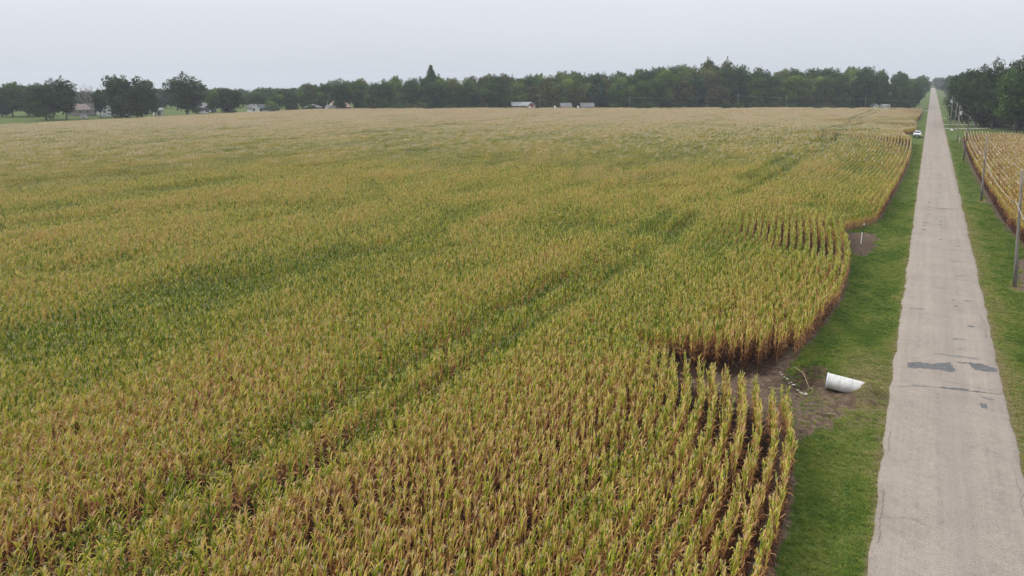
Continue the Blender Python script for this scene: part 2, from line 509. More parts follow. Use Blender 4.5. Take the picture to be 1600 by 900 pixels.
quads = np.stack([idx[:-1, :-1], idx[:-1, 1:], idx[1:, 1:], idx[1:, :-1]], -1).reshape(-1, 4)
gme = mesh_np('ground', np.stack([GX, GY, GZ], -1).reshape(-1, 3), quads, M['ground'],
              {'soil': soil.ravel(), 'worn': worn.ravel(), 'damp_shade': damp_shade.ravel()})
gme.polygons.foreach_set('use_smooth', [True] * len(gme.polygons))
tag(link('ground', gme), kind='structure')

# ------------------------------------------------------------------ road
ry = np.array(span(-60, 18, 4) + span(18, 130, 0.35) + span(130, 300, 2) + span(300, 600, 10) + span(600, 3400, 80))
el = ROAD_L + (fbm(ry * 0.55, ry * 0 + 3.3, 41, 4) - 0.5) * 0.34 * (ry < 300)
er = ROAD_R + (fbm(ry * 0.55, ry * 0 + 9.3, 47, 4) - 0.5) * 0.40 * (ry < 300)
tt = np.array([0, 0.015, 0.1, 0.3, 0.42, 0.5, 0.58, 0.7, 0.9, 0.985, 1])
rv, rc = [], []
for k, y in enumerate(ry):
    for t in tt:
        x = el[k] + (er[k] - el[k]) * t
        z = 0.035 + 0.07 * (1 - (2 * t - 1) ** 2)
        if t in (0, 1):
            z = -0.03
        rv.append((x, y, z))
        rc.append(max(0, 1 - abs(t - 0.53) / 0.12) * 0.75)
nt = len(tt)
ri = np.arange(len(rv)).reshape(len(ry), nt)
rq = np.stack([ri[:-1, :-1], ri[:-1, 1:], ri[1:, 1:], ri[1:, :-1]], -1).reshape(-1, 4)
road = tag(link('road', mesh_np('road', rv, rq, M['road'], {'centre': rc})), kind='structure')
def road_z(x):
    t = min(1, max(0, (x - ROAD_L) / (ROAD_R - ROAD_L)))
    return 0.035 + 0.07 * (1 - (2 * t - 1) ** 2)
rr = random.Random(11)
def road_patch(name, poly, mat, lift=0.006):
    """ragged tar sheet lying on the road; cut in strips across so that it follows the camber"""
    pts = []
    for (x0, y0), (x1, y1) in zip(poly, poly[1:] + poly[:1]):
        nn = max(1, int(math.hypot(x1 - x0, y1 - y0) / 0.14))
        for k in range(nn):
            t = k / nn
            pts.append((x0 + (x1 - x0) * t + rr.uniform(-.06, .06), y0 + (y1 - y0) * t + rr.uniform(-.10, .10)))
    bm = bmesh.new()
    f = bm.faces.new([bm.verts.new((x, y, 0)) for x, y in pts])
    bmesh.ops.triangulate(bm, faces=[f])
    bmesh.ops.subdivide_edges(bm, edges=[e for e in bm.edges if e.calc_length() > 0.6], cuts=1)
    for v in bm.verts:
        v.co.z = road_z(v.co.x) + lift
    me = bpy.data.meshes.new(name)
    bm.normal_update()
    for f in bm.faces:
        if f.normal.z < 0:
            f.normal_flip()
    bm.to_mesh(me); bm.free()
    me.materials.append(mat)
    return link(name, me, road)
def smear(x0, y0, x1, y1, w):
    n_ = 7
    up, dn = [], []
    for k in range(n_ + 1):
        t = k / n_
        ww = w * (0.25 + 0.75 * math.sin(math.pi * min(1, max(0, t * 0.94 + 0.03)))) * rr.uniform(0.7, 1.2)
        x, y = x0 + (x1 - x0) * t, y0 + (y1 - y0) * t
        up.append((x, y + ww)); dn.append((x, y - ww))
    return up + dn[::-1]
road_patch('tar_patch', [(-.14, 54.0), (.61, 54.43), (1.26, 54.43), (2.34, 55.29), (2.64, 53.86), (2.41, 53.48), (1.37, 53.41), (-.11, 53.0)], M['tar'])
road_patch('tar_patch', [(3.41, 55.9), (4.15, 56.14), (4.98, 55.75), (5.0, 55.23), (4.5, 54.84), (3.78, 54.67), (3.4, 55.53)], M['tar'])
for (x0, y0, x1, y1, w, mk) in [(2.71, 55.54, 3.45, 55.77, .1, 'tar'), (1.37, 56.6, 4.1, 57.11, .18, 'tar_thin'), (1.71, 50.4, 3.33, 50.79, .13, 'tar'), (.17, 49.94, .97, 50.2, .12, 'tar_thin'),
        (3.42, 50.79, 4.29, 51.03, .1, 'tar'), (3.75, 48.8, 4.1, 48.7, .38, 'tar'), (3.85, 50.05, 4.5, 50.07, .2, 'tar_thin'), (3.65, 64.42, 4.11, 64.58, .17, 'tar'), (2.82, 69.68, 3.18, 69.77, .16, 'tar'),
        (2.75, 71.52, 2.98, 71.59, .14, 'tar'), (-.55, 75.3, -.1, 75.41, .2, 'tar_thin'), (3.55, 71.93, 4.26, 72.1, .3, 'tar_thin'), (3.08, 80.47, 3.92, 80.88, .25, 'tar_thin'), (2.81, 58.38, 3.23, 58.53, .14, 'tar_thin'),
        (1.55, 122.1, 4.08, 122.2, .35, 'tar'), (-.06, 119.8, 1.54, 120.3, .35, 'tar_thin'), (.26, 109.2, .67, 109.4, .35, 'tar'), (.19, 106.8, .62, 106.9, .35, 'tar'), (.21, 104.0, .64, 104, .4, 'tar'),
        (2.02, 111, 2.39, 111.1, .3, 'tar'), (2.0, 108.6, 2.36, 108.6, .3, 'tar'), (1.94, 98.3, 2.38, 98.4, .25, 'tar'), (3.29, 95.4, 4.21, 95.4, .35, 'tar_thin'), (2.64, 87, 3.89, 87.5, .3, 'tar_thin'),
        (2.1, 148.7, 2.6, 148.7, .5, 'tar'), (0.0, 113.4, 3.8, 115.8, .2, 'tar_thin'), (2.6, 181, 4.4, 181.5, .5, 'tar_thin'), (0.6, 300, 2.3, 301, 1.2, 'tar_thin'), (0.2, 330, 3.3, 330.5, 1.5, 'tar_thin'),
        (2.1, 26.4, 3.3, 27.0, .16, 'tar_thin'), (2.6, 60.6, 3.4, 60.9, .3, 'tar_thin'), (1.6, 75.0, 2.5, 75.2, .35, 'tar_thin')]:
    road_patch('tar_patch', smear(x0, y0, x1, y1, w), M[mk], 0.009)
for k in range(16):
    x0 = rr.uniform(-.4, 3.6); y0 = rr.uniform(60, 290)
    road_patch('tar_patch', smear(x0, y0, x0 + rr.uniform(.3, 1.3), y0 + rr.uniform(-.3, .4), rr.uniform(.1, .22) * (1 + y0 / 120)), M[rr.choice(['tar_thin', 'tar_thin', 'tar'])], 0.0075 + .0002 * k)
def crack(pts, w=0.018):
    mb = MB()
    P = []
    for (x0, y0), (x1, y1) in zip(pts, pts[1:]):
        nn = max(2, int(math.hypot(x1 - x0, y1 - y0) / 0.22))
        for k in range(nn):
            t = k / nn
            P.append((x0 + (x1 - x0) * t + rr.uniform(-.07, .07), y0 + (y1 - y0) * t + rr.uniform(-.07, .07)))
    P.append(pts[-1])
    for (a, b) in zip(P, P[1:]):
        dx, dy = b[0] - a[0], b[1] - a[1]
        L = math.hypot(dx, dy) or 1
        ww = w * rr.uniform(0.5, 1.3)
        ox, oy = -dy / L * ww, dx / L * ww
        q = [(a[0] - ox, a[1] - oy), (a[0] + ox, a[1] + oy), (b[0] + ox, b[1] + oy), (b[0] - ox, b[1] - oy)]
        mb.add([(x, y, road_z(x) + 0.013) for x, y in q], [(3, 2, 1, 0)])
    mb.build('crack', M['crack'], road)
crack([(-.93, 49.2), (.4, 49.9), (1.6, 50.3), (3.3, 50.6), (5.2, 51.3)], .02)
crack([(1.85, 53.2), (1.7, 52.4), (1.8, 51.5), (1.95, 50.6)], .012)
crack([(-.62, 31.5), (-.66, 33), (-.55, 34.6), (-.7, 36.2)], .014)
crack([(-.58, 40.1), (-.7, 41.4), (-.62, 42.6)], .012)
crack([(4.85, 36.2), (4.75, 37.4), (4.92, 38.8), (4.8, 40.3)], .012)
crack([(2.5, 31.2), (3.4, 30.9), (4.4, 31.2)], .008)
crack([(-.4, 33.8), (.5, 34.1), (1.2, 33.9)], .008)
crack([(4.75, 62), (4.85, 65), (4.7, 68)], .014)
crack([(-.9, 78), (.6, 78.6), (2.2, 78.9), (4.9, 79.5)], .016)
crack([(-.9, 92), (1.0, 92.2), (2.5, 92.6), (5.0, 93)], .018)
# side drives (gravel), pads, each a thin sheet
def strip(name, pts, w, mat, z, kind='structure'):
    mb = MB()
    vs = []
    for k, (x, y) in enumerate(pts):
        a, b = pts[max(0, k - 1)], pts[min(len(pts) - 1, k + 1)]
        dx, dy = b[0] - a[0], b[1] - a[1]
        L = math.hypot(dx, dy)
        vs += [(x - dy / L * w / 2, y + dx / L * w / 2, z), (x + dy / L * w / 2, y - dx / L * w / 2, z)]
    mb.add(vs, [(2 * k, 2 * k + 1, 2 * k + 3, 2 * k + 2) for k in range(len(pts) - 1)])
    return tag(mb.build(name, mat), kind=kind)
strip('driveway', [(5.0, 344.2), (9, 345), (18, 350.5), (26, 352)], 2.6, M['gravel'], 0.03)
strip('driveway', [(5.0, 316.3), (10, 318), (20, 327), (40, 333)], 2.6, M['gravel'], 0.026)
strip('driveway', [(-.8, 480), (-7, 477)], 4.0, M['gravel'], 0.03)
strip('driveway', [(5.0, 396), (9, 397), (20, 398)], 2.6, M['gravel'], 0.03)
strip('driveway', [(-.8, 540), (-12, 541)], 3.0, M['gravel'], 0.03)

# ------------------------------------------------------------------ corn
def corn_leaf_material():
    m, n, l, b = new_mat('corn_leaf')
    ad = n.new('ShaderNodeAttribute'); ad.attribute_name = 'dry'  # blade dryness; on the lowest blades it also carries painted shade
    ai = n.new('ShaderNodeAttribute'); ai.attribute_type = 'INSTANCER'; ai.attribute_name = 'fdry'
    oi = n.new('ShaderNodeObjectInfo')
    add = n.new('ShaderNodeMath'); add.operation = 'ADD'
    l.new(ad.outputs['Fac'], add.inputs[0]); l.new(ai.outputs['Fac'], add.inputs[1])
    rnd = n.new('ShaderNodeMath'); rnd.operation = 'MULTIPLY_ADD'; rnd.inputs[1].default_value = 0.30; rnd.inputs[2].default_value = -0.15
    l.new(oi.outputs['Random'], rnd.inputs[0])
    add2 = n.new('ShaderNodeMath'); add2.operation = 'ADD'; add2.use_clamp = True
    l.new(add.outputs[0], add2.inputs[0]); l.new(rnd.outputs[0], add2.inputs[1])
    r = ramp(n, [(0.0, (0.085, 0.150, 0.009)), (0.2, (0.235, 0.305, 0.018)), (0.38, (0.48, 0.49, 0.055)), (0.54, (0.67, 0.48, 0.125)),
                 (0.68, (0.66, 0.40, 0.19)), (0.84, (0.30, 0.12, 0.038)), (1.0, (0.065, 0.024, 0.011))])
    l.new(add2.outputs[0], r.inputs[0])
    l.new(r.outputs[0], b.inputs['Base Color'])
    b.inputs['Roughness'].default_value = 0.55
    b.inputs['Specular IOR Level'].default_value = 0.15
    tr = n.new('ShaderNodeBsdfTranslucent')
    l.new(r.outputs[0], tr.inputs['Color'])
    mx = n.new('ShaderNodeMixShader'); mx.inputs[0].default_value = 0.16
    l.new(b.outputs[0], mx.inputs[1]); l.new(tr.outputs[0], mx.inputs[2])
    l.new(mx.outputs[0], n['Material Output'].inputs['Surface'])
    return m
M['corn'] = corn_leaf_material()
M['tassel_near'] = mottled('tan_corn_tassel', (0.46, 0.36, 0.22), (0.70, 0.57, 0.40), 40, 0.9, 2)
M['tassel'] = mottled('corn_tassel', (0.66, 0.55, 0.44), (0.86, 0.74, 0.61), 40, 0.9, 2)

def leaf_geo(rng, base, az, L, W, e0, bends, twist=0.0):
    """one corn blade: a strip that rises, arches and tapers; returns verts, quads and dryness along it"""
    n_ = len(bends)
    prof = [0.55, 1.0, 0.92, 0.62, 0.10] if n_ == 4 else ([0.7, 1.0, 0.75, 0.1] if n_ == 3 else [0.8, 0.9, 0.1])
    p = Vector(base)
    e = e0
    vs = []
    seg = L / n_
    tw = twist
    for k in range(n_ + 1):
        side = Vector((-math.sin(az + tw), math.cos(az + tw), 0.35 * math.sin(tw * 2)))
        w = W * prof[k] * 0.5
        vs += [p - side * w, p + side * w]
        if k < n_:
            p = p + Vector((math.cos(az) * math.cos(e), math.sin(az) * math.cos(e), math.sin(e))) * seg
            e += bends[k]
            tw += rng.uniform(-.25, .35)
    fs = [(2 * k, 2 * k + 1, 2 * k + 3, 2 * k + 2) for k in range(n_)]
    return vs, fs

def corn_parts(rng, nseg=4, slim=False, plume=1.0):
    """list of (kind, MB) for one plant about 2.35 m tall"""
    parts = []
    lean = (rng.uniform(-.05, .05), rng.uniform(-.05, .05))
    H = 2.08
    def at(h):
        return Vector((lean[0] * h, lean[1] * h, h))
    st = MB()
    st.tube([at(0), at(0.9), at(1.5), at(H)], [0.017, 0.015, 0.012, 0.006], 3 if slim else 4, cap=False, a=[0.9] * (3 if slim else 4) + [0.75] * (3 if slim else 4) + [0.4] * (6 if slim else 8))
    parts.append(('stalk', st))
    plane = math.pi / 2 + rng.uniform(-.35, .35)            # blades fan mostly along the row
    D = math.radians
    specs = []
    nu, nm, nl_ = (6, 2, 4) if slim else (9, 4, 6)
    for i in range(nu):
        h = 1.14 + (H - 1.20) * i / (nu - 1)
        dry = rng.choice([rng.uniform(.02, .22), rng.uniform(.1, .34), rng.uniform(.2, .5), rng.uniform(.5, .72)]) + .38 * max(0, 1 - i / (.42 * nu))
        specs.append((h, rng.uniform(.44, .68) * (1 - .15 * i / nu), rng.uniform(.055, .085), D(rng.uniform(68, 88)), rng.random() < .55, dry))
    for i in range(nm):
        specs.append((.72 + .16 * i, rng.uniform(.5, .66), .07, D(rng.uniform(30, 66)), True, rng.uniform(.66, .95)))
    for i in range(nl_):
        specs.append((.25 + (.8 / nl_) * i, rng.uniform(.40, .56), .062, D(rng.uniform(-20, 40)), True, rng.uniform(.84, 1.06)))  # lowest blades: dry brown, darkened further to paint shade between the rows
    for i, (h, L, W, e0, fold, dry) in enumerate(specs):
        az = plane + math.pi * (i % 2) + rng.uniform(-.55, .55) + (math.pi / 2 * rng.choice((-1, 1)) * rng.uniform(.4, 1) if h < 1.1 else 0)
        if nseg == 4:
            b = [D(rng.uniform(-10, 2)), D(rng.uniform(-22, -2)), D(rng.uniform(-110, -55) if fold else rng.uniform(-28, -5)), 0]
        elif nseg == 3:
            b = [D(rng.uniform(-18, -4)), D(rng.uniform(-90, -40) if fold else rng.uniform(-30, -10)), 0]
        else:
            b = [D(rng.uniform(-85, -40) if fold else rng.uniform(-35, -10)), 0]
        if h < 0.75:
            b = [D(rng.uniform(-50, -25))] + [D(rng.uniform(-30, -10))] * (len(b) - 1)
        vs, fs = leaf_geo(rng, at(h), az, L, W, e0, b, rng.uniform(-.4, .4))
        nst = len(vs) // 2
        da = []
        for k in range(nst):
            t = k / (nst - 1)
            d = dry + (0.36 * max(0, t - .5) / .5 if dry < .5 else 0)
            da += [d + rng.uniform(-.03, .03)] * 2
        mb = MB()
        mb.add(vs, fs, 0, da)
        parts.append(('leaf', mb))
    ts = MB()
    for k in range(5 if slim else 5):
        a = rng.uniform(0, 6.28)
        e = math.radians(90 if k == 0 else rng.uniform(48, 80))
        L = (rng.uniform(.18, .28) if slim else rng.uniform(.18, .28)) if k else (.34 if slim else .34)
        d = Vector((math.cos(a) * math.cos(e), math.sin(a) * math.cos(e), math.sin(e)))
        p0 = at(H - .02)
        p1 = p0 + d * L * .6
        p2 = p1 + (d + Vector((0, 0, -.5))).normalized() * L * .4
        s = Vector((-math.sin(a), math.cos(a), 0)) * (0.029 * plume if slim else 0.008)
        ts.add([p0 - s, p0 + s, p1 + s, p1 - s, p2 + s * .4, p2 - s * .4], [(0, 1, 2, 3), (3, 2, 4, 5)])
    parts.append(('tassel', ts))
    if not slim:
        er = MB()
        h0 = rng.uniform(.95, 1.2)
        a = plane + rng.uniform(-.4, .4)
        er.tube([at(h0), at(h0) + Vector((math.cos(a) * .09, math.sin(a) * .09, .12)), at(h0) + Vector((math.cos(a) * .12, math.sin(a) * .12, .26))], [.018, .034, .008], 5, a=.62)
        parts.append(('ear', er))
    return parts

def join_parts(plants):
    """plants: list of (parts, offset, rotz, scale) -> one MB with two material slots"""
    out = MB()
    for parts, off, rz, sc in plants:
        c, s = math.cos(rz), math.sin(rz)
        for kind, mb in parts:
            vs = [((c * x - s * y) * sc + off[0], (s * x + c * y) * sc + off[1], z * sc + off[2]) for x, y, z in [tuple(v) for v in mb.v]]
            out.add(vs, mb.f, 1 if kind == 'tassel' else 0, list(mb.a))
    return out

rng = random.Random(77)
corn_protos = [corn_parts(rng) for _ in range(14)]
kinds = bpy.data.collections.new('corn_kinds')              # source meshes only, not in the scene
NPL = len(corn_protos)
for k, pr in enumerate(corn_protos):
    o = bpy.data.objects.new('corn_plant_source.%03d' % k, join_parts([(pr, (0, 0, 0), 0, 1)]).mesh('corn_plant', [M['corn'], M['tassel_near']], 'dry'))
    kinds.objects.link(o)
SEG = 2.28
NSG = 12                                        # the first six have thin tassels (middle distance), the others full ones
for k in range(NSG):
    pl = []
    for q in range(12):
        pl.append((corn_parts(rng, 2, True, .38 if k < 6 else 1.0), (rng.uniform(-.07, .07), (q + .5) / 12 * SEG - SEG / 2 + rng.uniform(-.05, .05), 0), rng.gauss(0, .4) + math.pi * rng.randrange(2), rng.uniform(.93, 1.06)))
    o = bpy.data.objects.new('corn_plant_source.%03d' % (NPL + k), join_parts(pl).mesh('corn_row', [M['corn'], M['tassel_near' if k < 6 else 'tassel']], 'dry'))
    kinds.objects.link(o)

def instancer(name, source):
    ng = bpy.data.node_groups.new(name, 'GeometryNodeTree')
    ng.interface.new_socket('Geometry', in_out='INPUT', socket_type='NodeSocketGeometry')
    ng.interface.new_socket('Geometry', in_out='OUTPUT', socket_type='NodeSocketGeometry')
    n, l = ng.nodes, ng.links
    gi, go = n.new('NodeGroupInput'), n.new('NodeGroupOutput')
    ip = n.new('GeometryNodeInstanceOnPoints')
    ci = n.new('GeometryNodeCollectionInfo')
    ci.inputs['Collection'].default_value = source
    ci.inputs['Separate Children'].default_value = True
    ci.inputs['Reset Children'].default_value = True
    def na(t, nm):
        a = n.new('GeometryNodeInputNamedAttribute')
        a.data_type = t
        a.inputs['Name'].default_value = nm
        return a.outputs[0]
    ip.inputs['Pick Instance'].default_value = True
    l.new(gi.outputs[0], ip.inputs['Points'])
    l.new(ci.outputs[0], ip.inputs['Instance'])
    l.new(na('INT', 'pick'), ip.inputs['Instance Index'])
    l.new(na('FLOAT_VECTOR', 'turn'), ip.inputs['Rotation'])
    l.new(na('FLOAT_VECTOR', 'size'), ip.inputs['Scale'])
    l.new(ip.outputs[0], go.inputs[0])
    return ng

def scatter(name, group, pos, pick, turn, size, fl):
    me = bpy.data.meshes.new(name)
    n_ = len(pos)
    me.vertices.add(n_)
    me.vertices.foreach_set('co', np.asarray(pos, np.float32).ravel())
    a = me.attributes.new('pick', 'INT', 'POINT'); a.data.foreach_set('value', np.asarray(pick, np.int32))
    a = me.attributes.new('turn', 'FLOAT_VECTOR', 'POINT'); a.data.foreach_set('vector', np.asarray(turn, np.float32).ravel())
    a = me.attributes.new('size', 'FLOAT_VECTOR', 'POINT'); a.data.foreach_set('vector', np.asarray(size, np.float32).ravel())
    a = me.attributes.new('fdry', 'FLOAT', 'POINT'); a.data.foreach_set('value', np.asarray(fl, np.float32))
    me.update()
    o = link(name, me)
    md = o.modifiers.new('scatter', 'NODES')
    md.node_group = group
    return o

npr = np.random.default_rng(4)
TRAM = [-23.3, -26.6, -48.0, -51.3, -73.5, -76.8, -99, -102.3, -125, -128, -150, -153, -176, -179, -202, -205]
def field_look(x, y, row_x):
    """dryness shift and height factor over the field"""
    dep = -math.sin(YAW) * x + math.cos(YAW) * y
    d = np.interp(dep, [15, 28, 38, 48, 70, 100, 130, 165, 230, 300, 420], [.09, .05, -.05, -.13, -.13, -.10, -.04, -.10, -.07, .03, .12])
    n1 = fbm(x / 9, y / 26, 61, 3) - .5
    n2 = fbm(x / 34, y / 50, 71, 2) - .5
    n3 = fbm(x / 2.2, y / 5, 81, 2) - .5
    d = d + n1 * np.interp(dep, [25, 60], [.60, .36]) + n2 * .16 + n3 * .30
    h = 1.0 + n1 * .10 + n3 * .10 + (fbm(x / 1.1, y / 1.6, 91, 2) - .5) * .10
    patch = np.clip((fbm(x / 6, y / 13, 101, 2) - .62) / .1, 0, 1)         # weak, greener, shorter patches
    d = d - patch * .12
    h = h - patch * .16
    tram = np.zeros(x.shape); halo = np.zeros(x.shape)
    for t in TRAM:
        tram = np.maximum(tram, np.exp(-0.5 * ((row_x - t) / 0.55) ** 2) * (1.0 if t > -30 else .4))
        halo = np.maximum(halo, np.exp(-0.5 * ((row_x - t) / 1.0) ** 2) * (1.0 if t > -30 else .4))
    mod = np.maximum(np.clip(fbm(y / 12 + 7, row_x * 0.2, 111, 2) * 2.6 - .55, 0, 1), (y < 52) * (row_x > -30) * 1.0) * np.interp(y, [52, 62, 118, 130], [1, .75, .75, 1])
    mod = mod * (.85 + .35 * vnoise(y / 1.7, row_x * .2, 117))
    tram = tram * mod
    d = d - halo * mod * .42 - tram * .12
    h = h - halo * mod * .10 - tram * .08
    edge_d = np.clip((ROW0 + .3 - row_x) / ROWSP, 0, 9)
    d = d + np.exp(-edge_d / 1.5) * .07 * (y > 50) - np.exp(-edge_d / 2.5) * .05 * (y < 45)
    return d, h, tram

def amp_of(i, y):
    near_ = np.interp(i, [0, 8, 26], [1, 1, .04])
    mid_ = np.interp(i, [0, 15, 36], [1, 1, .1])
    far_ = np.interp(i, [0, 26, 60], [1, 1, 0])
    return np.interp(y, [0, 62, 80, 130, 200, 600], [near_, near_, mid_, mid_, far_, far_])

# left field rows
near_p, near_d, near_h, near_rz = [], [], [], []
far_p, far_d, far_h, far_rz = [], [], [], []
NEAR = 135.0
def near_limit(x, y):
    return NEAR + (fbm(np.asarray(x) / 9, np.asarray(y) / 16, 301, 2) - .5) * 70
for i in range(372):
    rx = ROW0 - ROWSP * i
    # single plants
    y = np.arange(10, 175, 0.185)
    y = y + npr.uniform(-.05, .05, len(y))
    x = rx + sway(y) * amp_of(i, y) + npr.normal(0, .035, len(y))
    ok = in_view(x, y, 2.2) & (np.hypot(x, y) < near_limit(x, y))
    if i < 13:
        g_lo = np.interp(i, [0, 1, 2, 6, 10, 13], [40.3, 40.0, 41.0, 42.0, 43.4, 44.6])
        g_hi = np.interp(i, [0, 1, 2, 5, 10, 13], [51.8, 49.8, 48.0, 46.6, 46.2, 44.8])
        ok &= ~((y > g_lo + npr.uniform(-.35, .35, len(y))) & (y < g_hi + npr.uniform(-.35, .35, len(y))))
    ok &= npr.random(len(y)) > .05
    x, y = x[ok], y[ok]
    if len(x):
        d, h, tr = field_look(x, y, np.full(len(x), rx))
        k2 = npr.random(len(x)) > np.minimum(tr * .7, .6)
        near_p.append(np.stack([x, y, ground_z(x, y) - .02], -1)[k2]); near_d.append(d[k2]); near_h.append(h[k2])
        near_rz.append((npr.normal(0, .3, len(x)) + math.pi * npr.integers(0, 2, len(x)))[k2])
    # row pieces farther off
    y = np.arange(0, 480, SEG)
    x = rx + sway(y) * amp_of(i, y)
    ok = in_view(x, y, 2.2) & (np.hypot(x, y) >= near_limit(x, y)) & (y < np.interp(x, FAR_E[:, 0], FAR_E[:, 1]) + npr.uniform(-1.5, 1.5, len(y))) & (x > west_edge(y))
    ok &= npr.random(len(y)) > .012
    dx = (sway(y + .6) - sway(y - .6)) / 1.2 * amp_of(i, y)
    x, y, dx = x[ok], y[ok], dx[ok]
    if len(x):
        d, h, tr = field_look(x, y, np.full(len(x), rx))
        k2 = npr.random(len(x)) > np.minimum(tr * .7, .6)
        far_p.append(np.stack([x, y, np.zeros(len(x))], -1)[k2]); far_d.append(d[k2]); far_h.append(h[k2])
        far_rz.append((-np.arctan(dx) + math.pi * npr.integers(0, 2, len(x)))[k2])
near_p, near_d, near_h, near_rz = map(np.concatenate, (near_p, near_d, near_h, near_rz))
far_p, far_d, far_h, far_rz = map(np.concatenate, (far_p, far_d, far_h, far_rz))
near_h = near_h * npr.uniform(.88, 1.10, len(near_h))
near_pick = npr.integers(0, NPL, len(near_p))
# the 300 plants that show largest stand as single objects
dist = np.linalg.norm(near_p - np.array([0, 0, CAM_H]), axis=1)
vis = in_view(near_p[:, 0], near_p[:, 1], 2.0, -.005, -.02)
order = np.argsort(np.where(vis, dist, 1e9))[:300]
single = np.zeros(len(near_p), bool)
single[order] = True
rest = ~single
pos = np.concatenate([near_p[rest], far_p])
far_pick = npr.integers(0, 6, len(far_p)) + 6 * (npr.random(len(far_p)) < np.clip((np.hypot(far_p[:, 0], far_p[:, 1]) - 150) / 150, 0, 1))
pick = np.concatenate([near_pick[rest], NPL + far_pick])
nt_, nf_ = rest.sum(), len(far_p)
turn = np.concatenate([np.stack([npr.normal(0, .05, nt_), npr.normal(0, .05, nt_), near_rz[rest]], -1), np.stack([np.zeros(nf_), np.zeros(nf_), far_rz], -1)])
size = np.concatenate([np.stack([np.ones(nt_) * .68, np.ones(nt_) * 1.1, near_h[rest]], -1), np.stack([np.ones(nf_) * .7, np.ones(nf_), far_h], -1)])
corn_group = instancer('corn_scatter', kinds)
o = scatter('corn_field', corn_group, pos, pick, turn, size, np.concatenate([near_d[rest], far_d]))
tag(o, 'large ripening corn field in rows left of the road', 'corn', kind='stuff')
print('corn instances', len(pos))

# single plants, nearest rows
part_mesh = []
for pr in corn_protos:
    part_mesh.append([(kind, mb.mesh('corn_' + kind, M['tassel_near'] if kind == 'tassel' else M['corn'], 'dry')) for kind, mb in pr])
for j in order:
    root = empty('corn_plant', tuple(near_p[j]), float(near_rz[j]), (.68, 1.1, float(near_h[j])))
    tag(root, 'ripening corn plant in the nearest rows along the bottom edge of the photo', 'corn plant', 'corn plants in the nearest rows')
    for kind, me in part_mesh[near_pick[j]]:
        c = link(kind, me, root)
        c['fdry'] = float(near_d[j])

# right field
rp, rd, rh, rz_, rpk = [], [], [], [], []
for i in range(48):
    y = np.arange(55, 268, 0.175)
    y = y + npr.uniform(-.05, .05, len(y))
    x = r_edge(y) + ROWSP * i * 1.0 + npr.normal(0, .035, len(y))
    ok = in_view(x, y, 2.2, .14) & (np.hypot(x, y) < NEAR) & (npr.random(len(y)) > .06) & (y > 88 - i * .2)
    x, y = x[ok], y[ok]
    n_ = len(x)
    if n_:
        d = .22 + (fbm(x / 5, y / 18, 161, 3) - .5) * .4 - .10 * np.exp(-i / 2.0) * (fbm(x / 3, y / 6, 171, 2) > .55)
        rp.append(np.stack([x, y, np.zeros(n_)], -1)); rd.append(d); rh.append(npr.uniform(.92, 1.1, n_)); rz_.append(npr.normal(0, .3, n_) + math.pi * npr.integers(0, 2, n_)); rpk.append(npr.integers(0, NPL, n_))
    y = np.arange(100, 268, SEG)
    x = r_edge(y) + ROWSP * i
    ok = in_view(x, y, 2.2, .14) & (np.hypot(x, y) >= NEAR)
    x, y = x[ok], y[ok]
    n_ = len(x)
    if n_:
        d = .2 + (fbm(x / 5, y / 18, 161, 3) - .5) * .4
        dx = (r_edge(y + .6) - r_edge(y - .6)) / 1.2
        rp.append(np.stack([x, y, np.zeros(n_)], -1)); rd.append(d); rh.append(npr.uniform(.96, 1.06, n_)); rz_.append(-np.arctan(dx)); rpk.append(NPL + npr.integers(0, 6, n_) + 6 * (npr.random(n_) < .4))
rp, rd, rh, rz_, rpk = map(np.concatenate, (rp, rd, rh, rz_, rpk))
o = scatter('corn_field', corn_group, rp, rpk, np.stack([np.zeros(len(rp)), np.zeros(len(rp)), rz_], -1), np.stack([np.ones(len(rp)) * .72, np.ones(len(rp)), rh], -1), rd)
tag(o, 'tan corn field right of the road behind the utility poles', 'corn', kind='stuff')

# ------------------------------------------------------------------ grass of the verges
def grass_material():
    m, n, l, b = new_mat('grass_blades')
    ai = n.new('ShaderNodeAttribute'); ai.attribute_type = 'INSTANCER'; ai.attribute_name = 'fdry'
    oi = n.new('ShaderNodeObjectInfo')
    a = n.new('ShaderNodeMath'); a.operation = 'MULTIPLY_ADD'; a.inputs[1].default_value = 0.5
    l.new(oi.outputs['Random'], a.inputs[0]); l.new(ai.outputs['Fac'], a.inputs[2])
    r = ramp(n, [(0.0, (0.055, 0.11, 0.013)), (0.35, (0.118, 0.195, 0.026)), (0.65, (0.235, 0.27, 0.055)), (1.0, (0.34, 0.28, 0.13))])
    l.new(a.outputs[0], r.inputs[0]); l.new(r.outputs[0], b.inputs['Base Color'])
    b.inputs['Roughness'].default_value = 0.7
    b.inputs['Specular IOR Level'].default_value = 0.1
    tr = n.new('ShaderNodeBsdfTranslucent'); l.new(r.outputs[0], tr.inputs['Color'])
    mx = n.new('ShaderNodeMixShader'); mx.inputs[0].default_value = 0.3
    l.new(b.outputs[0], mx.inputs[1]); l.new(tr.outputs[0], mx.inputs[2])
    l.new(mx.outputs[0], n['Material Output'].inputs['Surface'])
    return m
M['grass'] = grass_material()
gk = bpy.data.collections.new('grass_kinds')
